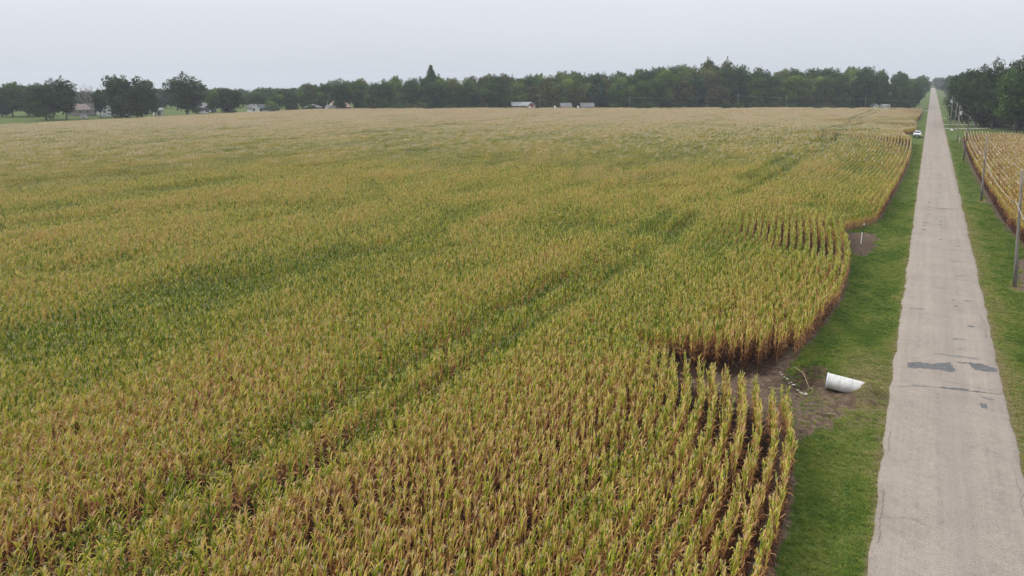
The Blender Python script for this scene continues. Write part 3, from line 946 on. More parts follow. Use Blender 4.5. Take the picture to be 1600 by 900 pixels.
for k in range(4):
    mb = MB()
    for q in range(16):
        a = rng.uniform(0, 6.28); rad = rng.uniform(0, .11)
        p = Vector((math.cos(a) * rad, math.sin(a) * rad, -.01))
        az = rng.uniform(0, 6.28); L = rng.uniform(.06, .15); e = math.radians(rng.uniform(35, 80))
        d = Vector((math.cos(az) * math.cos(e), math.sin(az) * math.cos(e), math.sin(e)))
        s = Vector((-math.sin(az), math.cos(az), 0)) * .0065
        p1 = p + d * L * .6
        p2 = p1 + (d + Vector((math.cos(az), math.sin(az), -.7)) * .6).normalized() * L * .4
        mb.add([p - s, p + s, p1 + s, p1 - s, p2], [(0, 1, 2, 3), (3, 2, 4)])
    gk.objects.link(bpy.data.objects.new('grass_tuft_source.%03d' % k, mb.mesh('grass_tuft', M['grass'])))
gs = []
def soil_at(x, y):
    ix = np.clip(np.searchsorted(gx, x) - 1, 0, nx - 2); iy = np.clip(np.searchsorted(gy, y) - 1, 0, ny - 2)
    return soil[iy, ix], worn[iy, ix]
for (x0, x1, y0, y1, den) in [(-9, -0.75, 18, 62, 85), (-9.5, -0.75, 62, 130, 30), (4.95, 10, 38, 70, 85), (4.95, 11, 70, 130, 30), (-6, -.75, 130, 240, 8), (4.95, 9, 130, 260, 8)]:
    n_ = int((x1 - x0) * (y1 - y0) * den)
    x, y = npr.uniform(x0, x1, n_), npr.uniform(y0, y1, n_)
    ok = in_view(x, y, 0.1)
    x, y = x[ok], y[ok]
    so, wo = soil_at(x, y)
    onroad = (x > np.interp(y, ry, el) - .02) & (x < np.interp(y, ry, er) + .02)
    under = (x < ROW0 + sway(y) + .25) | (x > r_edge(y) - .2)
    thin = np.clip(1 - wo * .75, .12, 1)
    ok = (npr.random(len(x)) > so * np.where((y > 38) & (y < 54) & (x > -7.5) & (x < -1), .90, 1.05)) & ~onroad & (~under | (npr.random(len(x)) < .15)) & (npr.random(len(x)) < thin)
    x, y, wo = x[ok], y[ok], wo[ok]
    base = (.05 if y0 < 130 else .05)
    gs.append((x, y, np.clip(base + wo * .6 + (fbm(x / 1.3, y / 2.2, 201, 3) - .5) * .75 + .1, 0, 1), (.75 + fbm(x / .8, y / .8, 207, 2) * .7) * (1.0 if y0 < 62 else 1.5)))
X_, Y_, D_, H_ = (np.concatenate(c) for c in zip(*gs))
n_ = len(X_)
# rank weeds at the foot of the corn and round the ditch
o = scatter('grass', instancer('grass_scatter', gk), np.stack([X_, Y_, ground_z(X_, Y_)], -1), npr.integers(0, 4, n_), np.stack([np.zeros(n_), np.zeros(n_), npr.uniform(0, 6.28, n_)], -1),
            np.stack([H_ * 1.15, H_ * 1.15, H_ * (1 + 1.2 * gauss(X_, Y_, -6.3, 51.0, 1.2, 2.2))], -1), D_)
tag(o, 'short green mown grass of the verges on both sides of the road', 'grass', kind='stuff')
print('grass', n_)

# ------------------------------------------------------------------ trees
def crown_material():
    m, n, l, b = new_mat('foliage')
    at = n.new('ShaderNodeAttribute'); at.attribute_name = 'tone'
    ti = n.new('ShaderNodeAttribute'); ti.attribute_type = 'OBJECT'; ti.attribute_name = 'tint'
    r = ramp(n, [(0.0, (0.4, 0.45, 0.5)), (0.5, (1.0, 1.0, 1.0)), (1.0, (2.0, 1.8, 1.4))])
    l.new(at.outputs['Fac'], r.inputs[0])
    mx = n.new('ShaderNodeMixRGB'); mx.blend_type = 'MULTIPLY'; mx.inputs['Fac'].default_value = 1
    l.new(ti.outputs['Color'], mx.inputs['Color1']); l.new(r.outputs[0], mx.inputs['Color2'])
    l.new(mx.outputs[0], b.inputs['Base Color'])
    b.inputs['Roughness'].default_value = 0.7
    b.inputs['Specular IOR Level'].default_value = 0.08
    tr = n.new('ShaderNodeBsdfTranslucent'); l.new(mx.outputs[0], tr.inputs['Color'])
    ms = n.new('ShaderNodeMixShader'); ms.inputs[0].default_value = 0.28
    l.new(b.outputs[0], ms.inputs[1]); l.new(tr.outputs[0], ms.inputs[2])
    l.new(ms.outputs[0], n['Material Output'].inputs['Surface'])
    return m
M['foliage'] = crown_material()
M['bark'] = mottled('bark', (0.055, 0.045, 0.038), (0.12, 0.10, 0.085), 9, 0.95, stretch=(1, 1, .25))
M['dead_bark'] = mottled('dead_bark', (0.17, 0.155, 0.145), (0.28, 0.26, 0.25), 9, 0.95, stretch=(1, 1, .25))

def leaf_cloud(centres, radii, tones, counts, sizes, seed, shell=0.45):
    g = np.random.default_rng(seed)
    V, T = [], []
    for c, r, t, n_, s in zip(centres, radii, tones, counts, sizes):
        d = g.normal(size=(n_, 3)); d /= np.linalg.norm(d, axis=1)[:, None]
        u = (shell + (1 - shell) * g.random(n_) ** .7)[:, None] * (1 + g.normal(0, .10, (n_, 1)))
        p = np.asarray(c) + d * u * np.asarray(r)
        nrm = d * 0.9 + g.normal(size=(n_, 3)) * 0.75 + np.array([0, 0, .35])
        nrm /= np.linalg.norm(nrm, axis=1)[:, None]
        a = np.cross(nrm, g.normal(size=(n_, 3))); a /= np.linalg.norm(a, axis=1)[:, None]
        b = np.cross(nrm, a)
        sz = (s * g.uniform(.6, 1.35, n_))[:, None]
        el_ = g.uniform(.55, 1.0, n_)[:, None]
        q = np.stack([p - a * sz, p - b * sz * el_, p + a * sz, p + b * sz * el_], 1)
        V.append(q.reshape(-1, 3))
        tt_ = np.clip(t + g.normal(0, .14, n_), 0, 1)
        T.append(np.repeat(tt_, 4))
    V = np.concatenate(V); T = np.concatenate(T)
    return V, np.arange(len(V)).reshape(-1, 4), T

TREES = {}
def make_tree_kind(key, seed, rx, rz, cz, nl, lobe, leaves, size, trunk_r=0.016, trunk_top=0.55, shape='dome', gapless=True):
    """unit-height tree: crown mesh and trunk mesh"""
    g = random.Random(seed)
    C, Rr, T, N, Sz = [], [], [], [], []
    if shape == 'cone':
        lv = 22
        for k in range(lv):
            z = .07 + .90 * k / (lv - 1)
            rad = rx * (1.02 - z) ** .9
            nb = max(3, int(11 * (1 - z) + 3))
            for q in range(nb):
                a = q * 6.283 / nb + k * .7 + g.uniform(-.25, .25)
                rr_ = rad * g.uniform(.45, .8)
                C.append((math.cos(a) * rr_, math.sin(a) * rr_, z - rr_ * .22))
                Rr.append((rad * .42 + .012, rad * .42 + .012, .045)); T.append(g.uniform(.25, .6)); N.append(int(leaves / 150)); Sz.append(size)
        C.append((0, 0, .97)); Rr.append((.012, .012, .035)); T.append(.5); N.append(14); Sz.append(size * .7)
    else:
        for k in range(nl):
            for _ in range(60):
                a = g.uniform(0, 6.283); s = g.uniform(-1, 1)
                q = math.sqrt(max(0, 1 - s * s))
                u = g.uniform(.5, .9)
                if shape == 'dome' and s < -.92:
                    continue
                x, y, z = math.cos(a) * q * rx * u, math.sin(a) * q * rx * u, cz + s * rz * u
                if shape == 'wood' and z > .85 and q > .5: continue
                if all(((x - c[0]) ** 2 + (y - c[1]) ** 2 + (z - c[2]) ** 2) > (lobe * .55) ** 2 for c in C):
                    break
            lr = lobe * g.uniform(.7, 1.25)
            C.append((x, y, z)); Rr.append((lr, lr, lr * .78))
            T.append(min(1, max(0, g.gauss(.45, .2)))); N.append(int(leaves / nl * (lr / lobe) ** 2)); Sz.append(size)
        if gapless:
            C.append((0, 0, cz)); Rr.append((rx * .72, rx * .72, rz * .74)); T.append(.3); N.append(int(leaves * .2)); Sz.append(size * 2.0)
        # sprigs breaking the outline
        for k in range(nl):
            c = C[g.randrange(nl)]
            d = Vector((c[0], c[1], c[2] - cz)).normalized()
            C.append((c[0] + d.x * lobe * .95, c[1] + d.y * lobe * .95, c[2] + d.z * lobe * .9))
            Rr.append((lobe * .3,) * 3); T.append(g.uniform(.3, .75)); N.append(16); Sz.append(size * .85)
    top = max(c[2] + r[2] for c, r in zip(C, Rr))
    V, Q, tone = leaf_cloud(C, Rr, T, N, Sz, seed)
    V[:, 2] = np.maximum(V[:, 2] / top, .012)
    crown = mesh_np('crown', V, Q, M['foliage'], {'tone': tone})
    mb = MB()
    bx, by = g.uniform(-.02, .02), g.uniform(-.02, .02)
    path = [(0, 0, -.01), (bx * .4, by * .4, .1), (bx, by, .25), (bx * 1.4, by * 1.2, trunk_top)]
    mb.tube(path, [trunk_r * 1.35, trunk_r, trunk_r * .85, trunk_r * .4], 7)
    if shape != 'cone':
        for k in range(9):
            c = C[g.randrange(nl)]
            z0 = g.uniform(.14, .42)
            p0 = Vector((bx * z0 * 3, by * z0 * 3, z0)); p2 = Vector(c) / 1.0
            p1 = p0.lerp(p2, .5) + Vector((0, 0, .03))
            mb.tube([p0, p1, p2], [trunk_r * .5, trunk_r * .34, trunk_r * .12], 5)
    trunk = mb.mesh('trunk', M['bark'])
    TREES[key] = (trunk, crown)
make_tree_kind('oak0', 11, .46, .49, .49, 54, .105, 8200, .0145, trunk_r=.02)
make_tree_kind('oak1', 12, .44, .49, .49, 50, .112, 8200, .0145, trunk_r=.02)
make_tree_kind('open', 13, .46, .46, .52, 36, .105, 3600, .0145, trunk_r=.02, gapless=False)
make_tree_kind('round0', 21, .36, .45, .54, 26, .14, 5600, .0185)
make_tree_kind('round1', 22, .38, .44, .55, 28, .13, 5600, .0185)
make_tree_kind('tall0', 31, .25, .46, .53, 26, .11, 3600, .0165)
make_tree_kind('tall1', 32, .28, .46, .53, 28, .115, 3600, .0165)
make_tree_kind('wood0', 41, .34, .49, .50, 30, .135, 5600, .0185, shape='wood')
make_tree_kind('wood1', 42, .31, .49, .50, 30, .125, 5600, .0185, shape='wood')
make_tree_kind('wood2', 43, .37, .49, .49, 32, .135, 5600, .0185, shape='wood')
make_tree_kind('conifer0', 51, .24, .5, .5, 10, .1, 5200, .013, shape='cone', trunk_r=.012, trunk_top=.9)
make_tree_kind('conifer1', 52, .30, .5, .5, 10, .1, 5200, .014, shape='cone', trunk_r=.012, trunk_top=.9)
make_tree_kind('bush0', 61, .62, .5, .42, 18, .26, 1500, .045, shape='wood')
make_tree_kind('bush1', 62, .75, .5, .42, 20, .26, 1700, .045, shape='wood')

GREENS = {'dark': (0.044, 0.078, 0.025), 'mid': (0.055, 0.104, 0.026), 'fresh': (0.086, 0.150, 0.032), 'pale': (0.135, 0.190, 0.050), 'blue': (0.044, 0.090, 0.046),
          'olive': (0.100, 0.118, 0.034), 'brown': (0.098, 0.096, 0.045), 'deep': (0.036, 0.066, 0.021)}
LOOK = {'dark': 'dark green', 'mid': 'mid green', 'fresh': 'fresh green', 'pale': 'pale green', 'blue': 'bluish green', 'olive': 'olive green', 'brown': 'brownish', 'deep': 'very dark green'}
tg = random.Random(99)
def tree(key, x, y, h, w, col, label, group=None, name='broadleaf_tree', cat='tree', rz=None):
    """w: crown width in metres"""
    tr, cr = TREES[key]
    z0_ = float(ground_z(np.array([x]), np.array([y]))[0]) if x < -400 else 0.0
    base_w = {'oak0': .98, 'oak1': .96, 'open': .98, 'round0': .78, 'round1': .82, 'tall0': .56, 'tall1': .62, 'wood0': .74, 'wood1': .68, 'wood2': .8, 'conifer0': .44, 'conifer1': .55, 'bush0': 1.3, 'bush1': 1.5}[key]
    r = empty(name, (x, y, z0_), tg.uniform(0, 6.28) if rz is None else rz, (w / base_w, w / base_w, h))
    link('trunk', tr, r)
    c = link('crown', cr, r)
    base = GREENS[col]
    j = tg.uniform(.85, 1.15)
    c['tint'] = [base[0] * j * tg.uniform(.92, 1.08), base[1] * j, base[2] * j * tg.uniform(.92, 1.08)]
    return tag(r, label, cat, group)

FRONT_ROW = [(-304.8,292.8,11.5),(-296.2,296.2,12.1),(-299.9,311.5,10.9),(-292.8,312.9,12.3),(-286.8,314.5,15.2),(-284.6,324.4,12.4),(-273.2,323.2,14.7),(-275.2,336.0,16.7),(-264.9,337.6,16.4),(-260.7,342.8,17.1),(-252.6,344.2,13.9),(-247.7,347.0,16.8),(-241.9,351.8,13.2),(-235.0,356.6,14.9),(-233.0,367.0,11.9),(-218.4,364.6,19.3),(-213.2,368.4,13.3),(-207.8,374.3,16.6),(-200.3,380.4,15.3),(-192.7,381.7,18.9),(-184.4,385.5,20.3),(-183.0,393.5,21.0),(-174.9,397.2,15.9),(-168.6,394.9,14.7),(-159.4,401.0,13.9),(-153.1,407.6,15.9),(-145.4,412.6,17.8),(-138.5,411.6,18.6),(-135.0,422.6,24.0),(-124.2,421.5,19.7),(-119.1,427.1,19.7),(-112.6,439.6,20.0),(-104.8,438.3,18.5),(-99.6,440.3,24.4),(-90.3,447.6,17.9),(-86.4,453.4,21.5),(-78.5,457.5,20.6),(-70.3,456.6,20.7),(-65.5,463.6,19.9),(-57.9,465.8,19.7),(-53.2,463.5,20.2),(-46.2,471.4,20.6),(-40.4,475.2,21.7),(-33.6,479.9,21.0)]
SECOND_ROW = [(-314.5,302.5,11.3),(-310.6,313.7,16.1),(-303.9,319.0,16.0),(-299.8,327.0,16.1),(-295.2,336.2,16.9),(-289.9,340.0,15.4),(-277.9,341.1,18.4),(-274.0,345.3,18.9),(-267.2,349.0,17.4),(-263.6,359.9,19.7),(-255.3,363.2,18.5),(-251.1,372.6,17.5),(-239.5,370.1,19.2),(-238.6,383.6,19.3),(-229.0,385.9,21.2),(-223.1,389.0,21.2),(-212.4,392.4,20.4),(-209.2,397.2,20.7),(-203.1,405.1,20.7),(-193.5,402.2,22.7),(-187.3,414.2,22.3),(-178.3,413.5,21.4),(-171.2,417.3,20.7),(-166.4,421.7,21.6),(-158.5,428.9,21.1),(-152.3,433.8,24.1),(-142.6,429.1,25.6),(-136.1,437.5,26.2),(-126.5,438.6,26.3),(-120.9,444.9,24.7),(-113.3,449.9,26.4),(-106.1,452.8,25.2),(-95.3,463.3,22.9),(-87.8,468.2,24.0),(-79.9,476.4,23.7),(-70.1,471.9,22.5),(-64.1,482.8,24.3),(-55.8,486.0,25.1),(-48.5,486.4,22.9),(-42.2,489.8,24.7),(-36.1,495.5,25.6)]
THIRD_ROW = [(-344.9,328.7,12.2),(-338.8,336.9,15.0),(-329.0,348.2,14.4),(-311.8,344.3,17.1),(-313.8,359.2,18.6),(-297.3,355.1,16.1),(-300.4,379.6,20.2),(-287.9,379.9,18.8),(-267.9,377.0,21.3),(-266.2,392.8,19.0),(-252.9,394.6,20.0),(-247.6,406.5,21.4),(-243.1,416.8,21.9),(-222.8,409.5,20.5),(-222.3,425.0,21.6),(-205.7,426.2,23.1),(-194.2,424.6,23.0),(-183.5,435.4,22.4),(-176.3,456.8,23.1),(-160.7,448.1,24.4),(-151.3,458.2,25.4),(-141.6,476.3,27.6),(-128.1,478.0,27.8),(-113.8,472.1,26.4),(-110.6,496.8,27.4),(-96.6,492.9,25.5),(-84.2,499.1,25.0),(-75.9,500.3,25.1),(-63.1,502.8,25.0),(-54.0,506.3,25.0),(-44.6,514.1,25.9),(-34.2,521.5,25.4)]

WCOL = ['mid', 'dark', 'mid', 'fresh', 'olive', 'mid', 'blue', 'dark', 'mid', 'fresh', 'pale', 'mid']
def wood_row(rows, where, group, wfac, shade):
    for k, (x, y, h) in enumerate(rows):
        key = tg.choice(['wood0', 'wood1', 'wood2', 'wood0', 'round0', 'wood2'])
        col = tg.choice(WCOL)
        w = max(8.5, h * tg.uniform(*wfac))
        form = {'wood0': 'full', 'wood1': 'slender', 'wood2': 'broad', 'round0': 'rounded'}[key]
        tree(key, x, y, h, w, col, '%s %s tree, %s from the left in the %s' % (LOOK[col], form, ordinal(k + 1), where), group)
wood_row(FRONT_ROW, 'front row of the far wood', 'trees of the far wood, front row', (.66, .9), 0)
wood_row(SECOND_ROW, 'middle row of the far wood', 'trees of the far wood, middle row', (.58, .76), 0)
wood_row(THIRD_ROW, 'rear row of the far wood', 'trees of the far wood, rear row', (.55, .72), 0)
# bushes under the edge of the wood
bx_ = []
k = 0
for (x, y, h) in FRONT_ROW:
    for q in range(1):
        k += 1
        r_ = math.hypot(x, y)
        f_ = (r_ - tg.uniform(6, 10)) / r_
        if (-212 < x * f_ < -160):
            f_ = (r_ + 2) / r_
        col = tg.choice(['dark', 'mid', 'olive', 'mid', 'deep'])
        tree(tg.choice(['bush0', 'bush1']), x * f_ + tg.uniform(-3, 3), y * f_, tg.uniform(3.5, 6.0), tg.uniform(7, 10), col,
             '%s bush, %s from the left at the foot of the far wood' % (LOOK[col], ordinal(k)), 'bushes at the foot of the far wood', 'bush', 'bush')
HAND = [
 ('oak1', -344.1, 184.6, 18.8, 17.5, 'dark', 'large dark rounded tree, left of a close pair at the left lawn'),
 ('tall1', -336.1, 189.1, 19.8, 13.0, 'deep', 'dark tree with leaning trunk, right of the close pair by the lawn'),
 ('tall0', -338.1, 205.9, 14.0, 6.5, 'deep', 'small narrow dark tree just right of the bare dead tree'),
 ('wood2', -324.9, 207.2, 20.2, 17.0, 'dark', 'broad dark tree, left half of the clump right of the dead tree'),
 ('wood0', -316.2, 212.1, 19.8, 15.5, 'dark', 'broad dark tree, right half of the clump right of the dead tree'),
 ('tall0', -322.0, 223.0, 11.4, 4.6, 'dark', 'slim small tree beside the white shed'),
 ('oak0', -317.6, 237.2, 21.8, 22.5, 'dark', 'big lone spreading oak with gaps in its crown on the left'),
 ('round0', -386, 191.7, 16.9, 15.0, 'mid', 'hazy green tree behind the left lawn, tallest of its clump'),
 ('round1', -385.5, 198.8, 15.3, 14.0, 'mid', 'hazy green tree behind the left lawn, right of the tallest'),
 ('wood0', -390.6, 189.1, 14.7, 11.0, 'blue', 'hazy bluish tree at the left edge of the photo'),
 ('wood2', -374.7, 198.1, 12.9, 11.0, 'dark', 'low dark tree behind the lawn beside the close pair'),
 ('wood1', -395, 206, 13.5, 12.0, 'mid', 'hazy tree filling behind the close pair on the left lawn'),
 ('round1', -327.9, 260.8, 12.7, 9.5, 'fresh', 'lighter green tree just right of the big lone oak'),
 ('wood2', -315.3, 260.2, 13.5, 16.0, 'dark', 'wide low grey-green tree between the white gable and the dark-roofed house'),
 ('round0', -330.4, 293.3, 10.8, 13.0, 'mid', 'green tree behind the dark-roofed white house'),
 ('wood0', -328.1, 303.9, 10.3, 11.0, 'fresh', 'fresh green tree right of the dark-roofed house'),
 ('bush1', -312.0, 285.5, 6.5, 9.5, 'pale', 'pale green rounded shrub tree at the right of the dark-roofed house'),
 ('round1', -329.6, 312.7, 12.7, 12.0, 'dark', 'dark tree at the left start of the far wood'),
 ('round1', -276.6, 300.5, 15.2, 12.0, 'deep', 'dark tree with bare trunk standing before the tan-roofed house'),
 ('conifer1', -265.8, 369.4, 26.3, 19.0, 'mid', 'tall pointed conifer rising above the left half of the wood'),
 ('tall0', -120.5, 460.0, 31.5, 11.0, 'olive', 'tallest tree of the wood, left crown of the twin tops'),
 ('tall1', -110.2, 466.3, 31.9, 12.0, 'olive', 'tallest tree of the wood, right crown of the twin tops'),
 ('wood2', -110.5, 431.0, 22.8, 13.5, 'brown', 'brownish turning tree below the tall twin tops'),
 ('open', -107.0, 433.0, 14.0, 11.0, 'brown', 'small brown thin tree at the wood edge below twin tops'),
 ('oak0', -34.5, 469.3, 25.0, 19.0, 'dark', 'big dark domed tree near the right end of the wood'),
 ('conifer1', -18.5, 476.5, 14.8, 8.8, 'deep', 'dark spruce right of the big domed tree near the road'),
 ('wood1', -25.5, 488.0, 20.5, 12.0, 'mid', 'green tree between the big domed tree and the dark spruce'),
 ('wood0', -14.5, 545.0, 20.5, 13.0, 'mid', 'hazy tree just right of the dark spruce'),
 ('round0', -30.0, 545.0, 24.3, 13.0, 'mid', 'hazy tree behind the spruce, left of two'),
 ('round1', -19.0, 570.0, 23.5, 13.0, 'mid', 'hazy tree behind the spruce, right of two'),
 ('wood0', -13.5, 505.0, 17.0, 11.0, 'mid', 'green tree left of the road where the field ends'),
 ('wood1', -8.5, 520.0, 15.0, 10.5, 'dark', 'dark tree leaning over the left edge of the far road'),
 ('wood2', -11.5, 486.0, 10.5, 9.0, 'dark', 'low dark tree by the corner of the corn field and road'),
 ('round1', -7.5, 640.0, 19.0, 12.0, 'mid', 'hazy tree over the far road on its left, nearer one'),
 ('round0', -8.5, 760.0, 21.0, 14.0, 'mid', 'hazy tree over the far road on its left, farther one'),
 ('conifer1', -168.0, 404.0, 16.5, 10.0, 'blue', 'bluish spruce left of a pair at the front of the wood'),
 ('conifer0', -160.0, 409.0, 14.5, 9.5, 'blue', 'bluish spruce right of a pair at the front of the wood'),
 ('conifer1', -152.0, 412.0, 13.0, 10.0, 'blue', 'small bluish spruce at the front of the wood by the thin pole'),
 ('open', -174.6, 386.5, 13.6, 12.0, 'olive', 'thin olive tree with pale twigs between two pale sheds'),
 # right of the road
 ('round0', 13.5, 352.0, 22.5, 15.5, 'dark', 'dark tree at the left end of the right-hand grove by the road'),
 ('oak0', 15.5, 331.0, 24.0, 18.0, 'deep', 'very dark roadside tree, second in the right-hand grove'),
 ('oak1', 20.5, 325.0, 26.8, 18.5, 'dark', 'large dark tree with bare trunk over the right-hand drive'),
 ('oak0', 27.5, 320.0, 28.2, 20.0, 'dark', 'large leafy tree in the middle of the right-hand grove'),
 ('oak1', 35.5, 319.0, 29.6, 21.0, 'dark', 'tallest tree of the right-hand grove at the photo edge'),
 ('round1', 26.0, 303.0, 22.0, 19.0, 'mid', 'greener low-branching tree in front of the right-hand grove'),
 ('oak1', 38.0, 300.0, 23.0, 21.0, 'mid', 'greener broad tree in front at the right edge of the photo'),
 ('oak0', 47.0, 315.0, 29.5, 19.0, 'deep', 'dark tree just beyond the right edge of the grove'),
 ('wood2', 24.0, 345.0, 19.0, 14.0, 'deep', 'very dark tree filling the back of the right-hand grove'),
 ('wood0', 35.0, 345.0, 20.0, 15.0, 'deep', 'very dark tree deep in the grove at the right'),
 ('wood1', 14.0, 372.0, 20.0, 12.0, 'dark', 'dark roadside tree behind the second pole with a grey can'),
 ('wood2', 12.5, 395.0, 15.0, 9.0, 'deep', 'dark low tree over the right road edge beside the farthest poles'),
 ('bush0', 10.2, 372.0, 8.5, 6.5, 'deep', 'dark rounded shrub beside the road before the farthest poles'),
 ('bush1', 20.0, 338.0, 9.5, 14.0, 'deep', 'dark undergrowth mound at the left foot of the right-hand grove'),
 ('bush0', 31.0, 330.0, 9.0, 14.0, 'deep', 'dark undergrowth mound in the middle of the right-hand grove'),
 ('bush1', 42.0, 322.0, 9.0, 14.0, 'deep', 'dark undergrowth mound at the right edge of the grove'),
 ('round1', 15.5, 430.0, 20.0, 13.0, 'dark', 'dark tree right of the far road behind the grove'),
 ('round0', 16.0, 500.0, 20.5, 14.0, 'mid', 'hazy tree right of the far road, nearer one'),
 ('round1', 15.5, 600.0, 20.0, 14.0, 'mid', 'hazy tree right of the far road, middle one'),
 ('wood2', 14.0, 760.0, 21.0, 15.0, 'mid', 'hazy tree right of the far road, farther one'),
 ('wood0', -9.0, 980.0, 20.0, 20.0, 'mid', 'very faint tree at the end of the road, left side'),
 ('wood2', 9.0, 1250.0, 19.0, 24.0, 'mid', 'very faint tree closing the end of the road'),
 ('wood1', 22.0, 1000.0, 21.0, 20.0, 'mid', 'very faint tree at the end of the road, right side'),
]
for key, x, y, h, w, col, lab in HAND:
    nm = 'conifer_tree' if 'conifer' in key else ('bush' if 'bush' in key else 'broadleaf_tree')
    tree(key, x, y, h, w, col, lab, None, nm, 'bush' if 'bush' in key else 'tree')
# distant hazy trees behind the farms on the left
DIST = []
for q_ in range(64):
    az_ = -R(72) + R(31) * (q_ + .5) / 64 + tg.uniform(-.01, .01)
    D_t = [640, 760, 560][q_ % 3] * tg.uniform(.94, 1.06)
    DIST.append((D_t * math.sin(az_), D_t * math.cos(az_), tg.uniform(9, 15) * (1.15 if D_t > 700 else 1), tg.uniform(17, 25)))
DIST.append((-548, 592, 25, 25)); DIST.append((-536, 603, 21, 20))
DIST.sort(key=lambda p: math.atan2(p[1], p[0]), reverse=True)
for k, (x, y, h, w) in enumerate(DIST):
    tree(tg.choice(['wood0', 'wood2', 'round1']), x, y, h, w, tg.choice(['mid', 'blue', 'mid', 'dark']), 'faint hazy tree far behind the farms, %s from the left' % ordinal(k + 1), 'hazy trees far behind the farms')

def dead_tree(x, y, h):
    g = random.Random(8)
    root = empty('dead_tree', (x, y, 0))
    mb = MB()
    limbs = []
    mb.tube([(0, 0, 0), (.1, 0, h * .18), (-.1, .1, h * .34)], [.42, .34, .27], 8)
    tag(root, 'bare dead tree with grey branches left of the dark clump', 'tree')
    mb.build('trunk', M['dead_bark'], root)
    def grow(mb, p, d, L, r, lvl):
        p1 = p + d * L * .5 + Vector((g.uniform(-.1, .1), g.uniform(-.1, .1), .05)) * L
        p2 = p + d * L + Vector((0, 0, .06 * L))
        mb.tube([p, p1, p2], [r, r * .75, r * .45], 5)
        if lvl:
            for k in range(3):
                q = p.lerp(p2, g.uniform(.35, 1.0))
                dd = (d + Vector((g.uniform(-.8, .8), g.uniform(-.8, .8), g.uniform(-.1, .6)))).normalized()
                grow(mb, q, dd, L * g.uniform(.5, .72), r * .52, lvl - 1)
    for k in range(7):
        a = k * .9 + g.uniform(-.3, .3)
        e_ = g.uniform(.75, 1.3)
        d = Vector((math.cos(a) * math.cos(e_), math.sin(a) * math.cos(e_), math.sin(e_)))
        b = MB()
        grow(b, Vector((-.1 + g.uniform(-.1, .1), .1, h * g.uniform(.2, .34))), d, h * g.uniform(.32, .42), .23, 3)
        b.build('branch', M['dead_bark'], root)
dead_tree(-346.7, 207.4, 16.5)

# ------------------------------------------------------------------ utility poles and wires
M['pole'] = mottled('weathered_pole', (0.13, 0.115, 0.10), (0.27, 0.245, 0.22), 7, 0.9, bump=.3, stretch=(1, 1, .12))
M['pole_dark'] = mottled('treated_pole', (0.06, 0.05, 0.042), (0.12, 0.10, 0.085), 7, 0.9, bump=.3, stretch=(1, 1, .12))
M['steel'] = mottled('grey_steel', (0.40, 0.41, 0.42), (0.55, 0.56, 0.57), 4, 0.5, metal=.2)
M['wire'] = mottled('wire', (0.40, 0.39, 0.36), (0.55, 0.53, 0.5), 2, 0.6)
M['white'] = mottled('white_plastic', (0.70, 0.71, 0.71), (0.82, 0.82, 0.81), 2.5, 0.5)
M['ceramic'] = mottled('insulator', (0.35, 0.33, 0.3), (0.5, 0.48, 0.45), 6, 0.3)
M['green_plastic'] = mottled('green_post', (0.02, 0.05, 0.03), (0.04, 0.08, 0.05), 6, 0.6)

def utility_pole(x, y, h, lean, r, mat, label, can=None, lamp=False, conduit=False, guy=None, group='utility poles along the right verge'):
    root = empty('utility_pole', (x, y, -.05))
    tag(root, label, 'utility pole', group)
    def at(z):
        return Vector((lean[0] * z / h, lean[1] * z / h, z))
    mb = MB(); mb.tube([at(-.3), at(h * .3), at(h * .65), at(h)], [r, r * .92, r * .8, r * .66], 10); mb.build('shaft', mat, root, smooth=True)
    mb = MB(); mb.tube([at(h - .02), at(h + .12), at(h + .16), at(h + .24)], [.03, .03, .07, .04], 8); mb.build('insulator', M['ceramic'], root)
    mb = MB(); mb.tube([at(h * .72) + Vector((-.3, 0, 0)), at(h * .72) + Vector((.02, 0, 0))], .035, 6); mb.build('bracket', M['steel'], root)
    if can:
        z = h * can[0]
        c = at(z) + Vector((can[1], -.1, 0))
        mb = MB(); mb.tube([c + Vector((0, 0, -.55)), c + Vector((0, 0, -.5)), c + Vector((0, 0, .42)), c + Vector((0, 0, .52))], [.24, .27, .27, .2], 12)
        t = mb.build('transformer', M['steel'], root, smooth=False)
        mb = MB(); mb.tube([c + Vector((0, 0, .5)), c + Vector((.05, 0, .78))], [.05, .03], 6); mb.build('bushing', M['ceramic'], t)
        mb = MB(); mb.box(min(0, can[1]) + at(z).x, max(0, can[1]) + at(z).x, -.14, -.02, z - .2, z + .2); mb.build('bracket', M['steel'], root)
    if lamp:
        mb = MB(); mb.tube([at(h - .5), at(h - .1) + Vector((-.7, 0, .25)), at(h - .1) + Vector((-1.5, 0, .35))], .035, 6); a = mb.build('lamp_arm', M['steel'], root)
        p = at(h - .1) + Vector((-1.5, 0, .33))
        mb = MB(); mb.box(p.x - .55, p.x, p.y - .14, p.y + .14, p.z - .1, p.z + .06); mb.build('lamp_head', M['white'], a)
    if conduit:
        mb = MB(); mb.tube([(r + .05, -.05, -.1), at(2.6) + Vector((r + .03, -.05, 0))], .04, 6); mb.build('conduit', M['pole'], root)
    if guy:
        mb = MB(); mb.tube([at(h * .8), Vector(guy)], .02, 5); mb.build('guy_wire', M['wire'], root)
    return root
